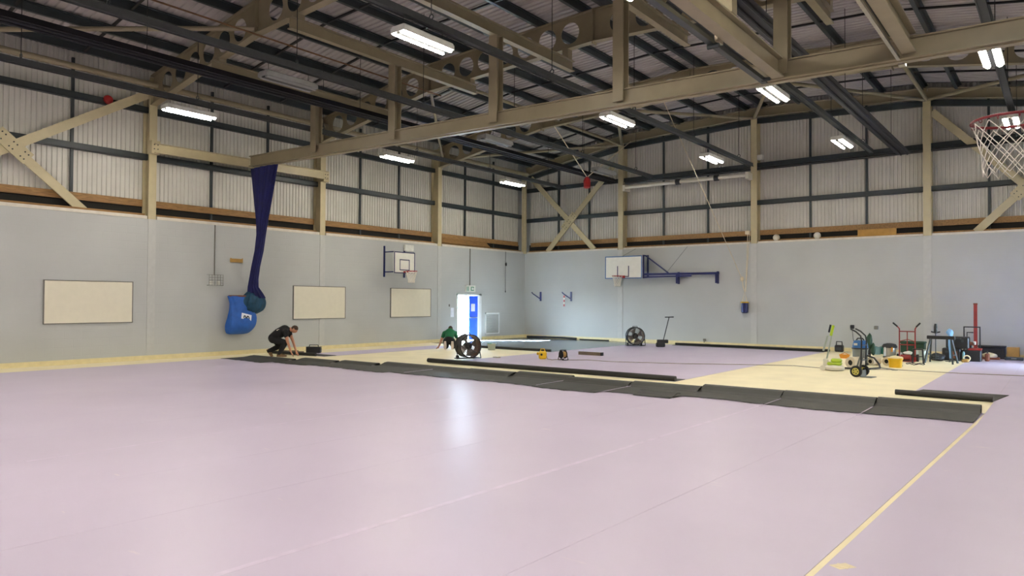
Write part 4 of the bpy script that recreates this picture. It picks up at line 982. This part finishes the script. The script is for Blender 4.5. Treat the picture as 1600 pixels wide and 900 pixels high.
# yellow bucket
t = thing('yellow_bucket', 'large yellow bucket heaped with cream cloth', 'bucket', (17.2,-6.05,0), 0)
obj('pail', MB().loft([[(w*math.copysign(abs(math.cos(a))**.6,math.cos(a)),w*math.copysign(abs(math.sin(a))**.6,math.sin(a)),z) for a in [2*PI*k/28 for k in range(28)]] for w,z in ((.15,0),(.165,.2),(.18,.22),(.18,.25),(.165,.25))]), 'yellow', t, True)
obj('cloth_heap', lump((.02,0,.25),(.17,.16,.07),10,amp=.2), 'cream_cloth', t, True)
t = thing('orange_tray', 'small orange plastic tray on the bare floor behind the polisher', 'tray', (15.35,-3.6,0), .1)
obj('tray_body', MB().loft([[(a*w,b*w*.6,z) for a,b in ((-1,-1),(1,-1),(1,1),(-1,1))] for w,z in ((.11,0),(.15,.12),(.14,.12),(.10,.03))]), 'orange', t); obj('tray_handle', MB().tube([(-.12,0,.12),(0,0,.17),(.12,0,.12)], .012, 6), 'orange', t)
t = thing('power_pack', 'black case with raised handle standing against the back wall', 'equipment', (14.45,-.45,0), 0)
obj('case_body', MB().cbox(-.14,.14,-.1,.1,0,.24,.03), 'black', t); obj('handle', MB().tube([(-.1,0,.24),(-.09,0,.36),(.09,0,.36),(.1,0,.24)], .02, 6), 'black', t); obj('front_panel', MB().box(-.08,.08,-.105,-.1,.06,.16), 'dark_steel', t)
tag(obj('black_bag', lump((15.5,-1.6,.10),(.24,.15,.13),8,amp=.25), 'black', smooth=True), 'low black bag on the floor behind the blue headed vacuum', 'bag')
# green and blue tubs
for i, (x, m_, lab) in enumerate(((15.55,'tub_green','green plastic tub nearest the blue headed vacuum by the back wall'), (15.95,'tub_green','green plastic tub second from the vacuum by the back wall'), (15.75,'tub_blue','pale blue tub in front of the two green tubs'))):
    t = thing('plastic_tub', lab, 'tub', (x,-.6-(.35 if i == 2 else 0),0), 0, 'plastic tubs')
    obj('tub_body', MB().lathe([(.13,0),(.15,.2),(.16,.2),(.16,.23)], n=18), m_, t, True); obj('lid', MB().lathe([(.165,.23),(.165,.25),(.05,.255)], n=18), m_, t, True)
# second vacuum
t = thing('wet_vacuum', 'steel drum vacuum cleaner with black head beside red sack truck', 'vacuum', (16.45,-2.6,0), 0, 'vacuum cleaners')
obj('drum', MB().lathe([(.16,.06),(.18,.08),(.18,.34)], n=20), 'chrome', t, True); obj('motor_head', MB().lathe([(.21,.34),(.22,.38),(.18,.45),(.08,.48)], n=20), 'black', t, True)
for sx in (-.1, .1): obj('latch', MB().box(sx-.02,sx+.02,-.2,-.18,.22,.36), 'orange' if sx > 0 else 'plastic_white', t)
obj('base', MB().lathe([(.19,.02),(.2,.04),(.18,.07)], n=20), 'black', t)
# dark green crate
t = thing('green_crate', 'dark green crate behind the red sack truck', 'crate', (16.95,-1.55,0), 0)
obj('crate_body', MB().cbox(-.34,.34,-.2,.2,0,.45,.02), 'dark_green', t); obj('lid', MB().cbox(-.36,.36,-.22,.22,.45,.52,.02), 'dark_green', t); obj('handle', MB().tube([(-.1,-.22,.4),(-.08,-.25,.38),(.08,-.25,.38),(.1,-.22,.4)], .012, 6), 'black', t)
# red sack truck
t = thing('sack_truck', 'red sack truck with black handle grips standing upright', 'sack truck', (17.1,-3.6,0), 0, 'sack trucks')
m = MB()
for sx in (-.21, .21): m.tube([(sx,0,.06),(sx,.02,.98),(sx*1.25,-.06,1.06)], .019, 8)
for z in (.15, .5, .9): m.tube([(-.21,.01,z),(.21,.01,z)], .016, 6)
m.tube([(0,.01,.15),(0,.02,.9)], .014, 6); m.tube([(-.21,.02,.6),(0,.1,.66),(.21,.02,.6)], .012, 6)
obj('frame', m, 'red_paint', t, True)
for sx in (-1, 1): obj('grip', MB().cyl((sx*.255,-.05,1.05),(sx*.36,-.12,1.16),.025,8), 'black', t)
obj('toe_plate', MB().box(-.24,.24,-.24,.0,.01,.03).box(-.24,.24,-.01,.01,.01,.14), 'red_paint', t)
for sx in (-.26, .26): obj('wheel', MB().cyl((sx-.03,.1,.11),(sx+.03,.1,.11),.11,16), 'rubber', t, True)
t = thing('compressor', 'small red motor unit resting on the red sack truck plate', 'machine', (17.08,-3.74,.03), 0)
obj('motor_body', MB().cyl((-.13,0,.1),(.13,0,.1),.085,14), 'red_paint', t, True); obj('feet', MB().box(-.12,.12,-.07,.07,0,.03), 'black', t); obj('top_bag', lump((.06,.0,.23),(.12,.07,.06),9,amp=.25), 'plastic_white', t, True)
# silver drum, black step
t = thing('silver_drum', 'pale silver drum standing right of the red sack truck', 'drum', (17.35,-2.7,0), 0)
obj('drum_body', MB().lathe([(.14,0),(.15,.02),(.15,.3),(.145,.32),(.05,.33)], n=18), 'silver', t, True); obj('rim', MB().torus((0,0,.3),.15,.01,(0,0,1),18,5), 'chrome', t)
t = thing('step_stool', 'black folding step leaning in front of the trestle', 'step', (17.5,-4.35,0), .2)
for sx in (-.14, .14): obj('leg', MB().bar((sx,0,0),(sx*.8,.1,.42),.03,.04).bar((sx,.22,0),(sx*.8,.1,.42),.03,.04), 'black', t)
obj('tread', MB().box(-.13,.13,.04,.18,.4,.43), 'black', t); obj('lower_tread', MB().box(-.14,.14,.02,.1,.2,.22), 'black', t)
tag(obj('dark_sack', lump((17.76,-2.66,.10),(.22,.16,.13),7,amp=.25), 'black', smooth=True), 'black sack slumped on the floor under the trestle', 'sack')
tag(obj('cable_loop', MB().tube([(17.5+.2*math.cos(a)*(1+.3*math.sin(3*a)),-4.9+.18*math.sin(a),.02+.03*abs(math.sin(2*a))) for a in [2*PI*k/24 for k in range(24)]], .01, 5, True).tube([(17.2,-5.0,.015),(16.95,-5.1,.015),(17.3,-5.6,.015)],.01,5), 'cable_black'), 'thin dark cable coiled on the bare floor right of yellow bucket', 'cable')
tag(obj('scraper', MB().bar((16.95,-5.95+.3-1.0,.012),(17.2,-6.85,.012),.03,.02).bar((17.18,-6.8,.01),(17.36,-7.05,.01),.14,.016), 'vac_grey'), 'grey scraper lying on the bare floor in front of yellow bucket', 'scraper')
# trestle
t = thing('trestle', 'dark folding trestle with splayed legs', 'trestle', (17.98,-3.6,0), -.1)
obj('top_beam', MB().cbox(-.36,.36,-.06,.06,.70,.80,.01), 'black', t)
for sx in (-1, 1):
    for sy in (-1, 1): obj('leg', MB().bar((sx*.26,sy*.03,.72),(sx*.36,sy*.30,.0),.04,.05), 'dark_steel', t)
    obj('leg_spreader', MB().bar((sx*.33,-.2,.25),(sx*.33,.2,.25),.02,.03), 'dark_steel', t)
t = thing('paddle_mixer', 'black paddle mixer standing upright behind the trestle', 'mixer', (17.78,-3.1,0), 0)
obj('shaft', MB().cyl((0,0,.05),(0,0,.9),.014,6), 'dark_steel', t); obj('motor', MB().lathe([(.04,.85),(.05,.9),(.05,1.05),(.03,1.14)], n=12), 'black', t, True); obj('grips', MB().tube([(-.12,0,.9),(0,0,.87),(.12,0,.9)], .02, 6), 'black', t); obj('paddle', MB().torus((0,0,.09),.08,.012,(0,0,1),14,5).torus((0,0,.16),.07,.012,(0,0,1),14,5), 'dark_steel', t)
t = thing('blue_cloth', 'light blue cloth hung over a thin stand at the trestle end', 'cloth', (18.12,-2.85,0), 0)
obj('stand', MB().cyl((0,0,0),(0,0,.95),.018,6).box(-.12,.12,-.02,.02,0,.02).box(-.02,.02,-.12,.12,0,.02), 'dark_steel', t)
obj('drape', lump((0,0,.86), (.085,.06,.12), 12, amp=.3), 'light_blue_cloth', t, True)
obj('tail', MB().loft([[(o+w*a,.02*b,z) for a,b in ((-1,-1),(1,-1),(1,1),(-1,1))] for z,w,o in ((.1,.045,.03),(.3,.04,.02),(.5,.045,.0),(.7,.05,.01),(.82,.05,0))]), 'light_blue_cloth', t, True)
t = thing('paint_tin', 'white tin standing between the black headed vacuum and red sack truck', 'tin', (16.75,-2.75,0), 0)
obj('tin_body', MB().lathe([(.08,0),(.085,.01),(.085,.2),(.08,.21)], n=16), 'plastic_white', t, True); obj('tin_lid', MB().lathe([(.075,.21),(.075,.22),(.02,.222)], n=16), 'chrome', t)
t = thing('fuel_can', 'dark red can on the floor to the right of the red lidded crate', 'can', (18.98,-1.85,0), 0)
obj('can_body', MB().cbox(-.06,.06,-.1,.1,0,.24,.03), 'rust', t); obj('can_spout', MB().cyl((0,.05,.23),(0,.08,.3),.02,8), 'black', t)
# tool cases
t = thing('tool_case', 'large black tool case on top of the stack right of the trestle', 'tool case', (18.28,-2.2,.38), 0, 'stacked tool cases')
obj('case_body', MB().cbox(-.32,.28,-.2,.2,0,.36,.03), 'black', t); obj('latch', MB().box(-.14,-.08,-.21,-.2,.2,.28), 'dark_steel', t); obj('latch', MB().box(.08,.14,-.21,-.2,.2,.28), 'dark_steel', t); obj('handle', MB().tube([(-.08,-.2,.3),(-.06,-.24,.3),(.06,-.24,.3),(.08,-.2,.3)], .012, 6), 'dark_steel', t)
t = thing('tool_case', 'black tool case with dark red panel at bottom left of the stack', 'tool case', (18.12,-2.2,0), 0, 'stacked tool cases')
obj('case_body', MB().cbox(-.26,.22,-.2,.2,0,.38,.02), 'black', t); obj('panel', MB().box(.02,.14,-.21,-.2,.08,.3), 'rust', t); obj('latch', MB().box(-.18,-.1,-.21,-.2,.24,.3), 'dark_steel', t)
t = thing('tool_case', 'black tool crate with red lid at bottom right of the stack', 'tool case', (18.62,-2.15,0), 0, 'stacked tool cases')
obj('case_body', MB().cbox(-.26,.24,-.2,.2,0,.34,.02), 'black', t); obj('lid', MB().cbox(-.1,.25,-.2,.2,.34,.40,.01), 'red_paint', t); obj('bottle', MB().lathe([(.03,.05),(.035,.1),(.035,.25),(.015,.3)], (-.2,-.23,0), 10), 'tub_blue', t, True)
t = thing('drill', 'small dark power tool with white battery on the red crate lid', 'tool', (18.62,-2.15,.40), 0)
obj('tool_body', MB().cbox(-.12,.08,-.04,.04,.08,.18,.02), 'rust', t); obj('grip', MB().cbox(-.05,.0,-.03,.03,0,.1,.01), 'black', t); obj('battery', MB().cbox(.02,.1,-.04,.04,.1,.2,.01), 'plastic_white', t)
t = thing('frame_trolley', 'black tubular trolley frame behind the tool cases', 'trolley', (18.55,-1.5,0), 0)
m = MB(); m.tube([(-.2,0,.0),(-.2,0,1.02),(.22,0,1.02),(.22,0,0)], .025, 8); m.tube([(-.12,0,.3),(-.12,0,.85),(.05,0,.85)], .018, 6); m.tube([(-.2,0,.35),(.22,0,.35)], .02, 6)
obj('frame', m, 'black', t, True); obj('toe_plate', MB().box(-.22,.24,-.25,.0,0,.02), 'black', t)
t = thing('red_pole', 'tall red square tube leaning upright behind the tool cases', 'pole', (18.6,-1.1,0), 0)
obj('tube_body', MB().bar((.02,-.0,0),(.0,.25,1.72),.1,.09), 'red_paint', t); obj('end_cap', MB().bar((.0,.25,1.72),(.0,.255,1.76),.11,.1), 'rust', t)
t = thing('yellow_tool', 'small yellow and cream tool on the floor before the tool cases', 'tool', (18.5,-2.75,0), 0)
obj('tool_body', MB().cbox(-.1,.1,-.08,.08,0,.1,.03), 'ochre', t); obj('guard', MB().torus((.04,0,.12),.08,.018,(0,1,0),16,6), 'cream_cloth', t)
# right end: black chest, cloth, carton, cases
t = thing('black_chest', 'long black chest against the back wall right of the tool cases', 'chest', (19.0,-.42,0), 0)
obj('chest_body', MB().cbox(-.36,.36,-.2,.2,0,.36,.02), 'black', t); obj('lid', MB().cbox(-.375,.375,-.215,.215,.36,.41,.01), 'black', t)
t = thing('cloth_tray', 'cream cloth heaped on a brown board in front of black chest', 'cloth', (19.0,-.95,0), 0)
obj('board', MB().box(-.26,.24,-.14,.14,0,.07), 'rust', t); obj('cloth_heap', lump((-.02,0,.11),(.2,.12,.1),11,amp=.25), 'cream_cloth', t, True)
t = thing('cardboard_box', 'brown cardboard carton next to the black chest', 'box', (19.56,-.4,0), 0)
obj('carton', MB().box(-.16,.16,-.15,.15,0,.38), 'cardboard', t); obj('tape_strip', MB().box(-.16,.16,-.02,.02,.38,.383), 'ochre', t)
t = thing('flat_case', 'flat dark case lying in front of the cardboard carton', 'case', (19.6,-.85,0), 0)
obj('case_body', MB().cbox(-.24,.24,-.14,.14,0,.1,.02), 'dark_steel', t); obj('handle', MB().tube([(-.06,-.14,.06),(-.05,-.18,.06),(.05,-.18,.06),(.06,-.14,.06)], .01, 6), 'silver', t)
t = thing('dark_crate', 'dark red-brown slatted crate at the right end of the tool heap', 'crate', (20.15,-.5,0), 0)
for k in range(3): obj('slat', MB().box(-.3,.3,-.2,-.18,.03+k*.1,.11+k*.1), 'rust', t)
obj('crate_body', MB().box(-.29,.29,-.18,.2,0,.28), 'black', t); obj('corner_post', MB().box(-.3,-.25,-.21,-.17,0,.38), 'rust', t)
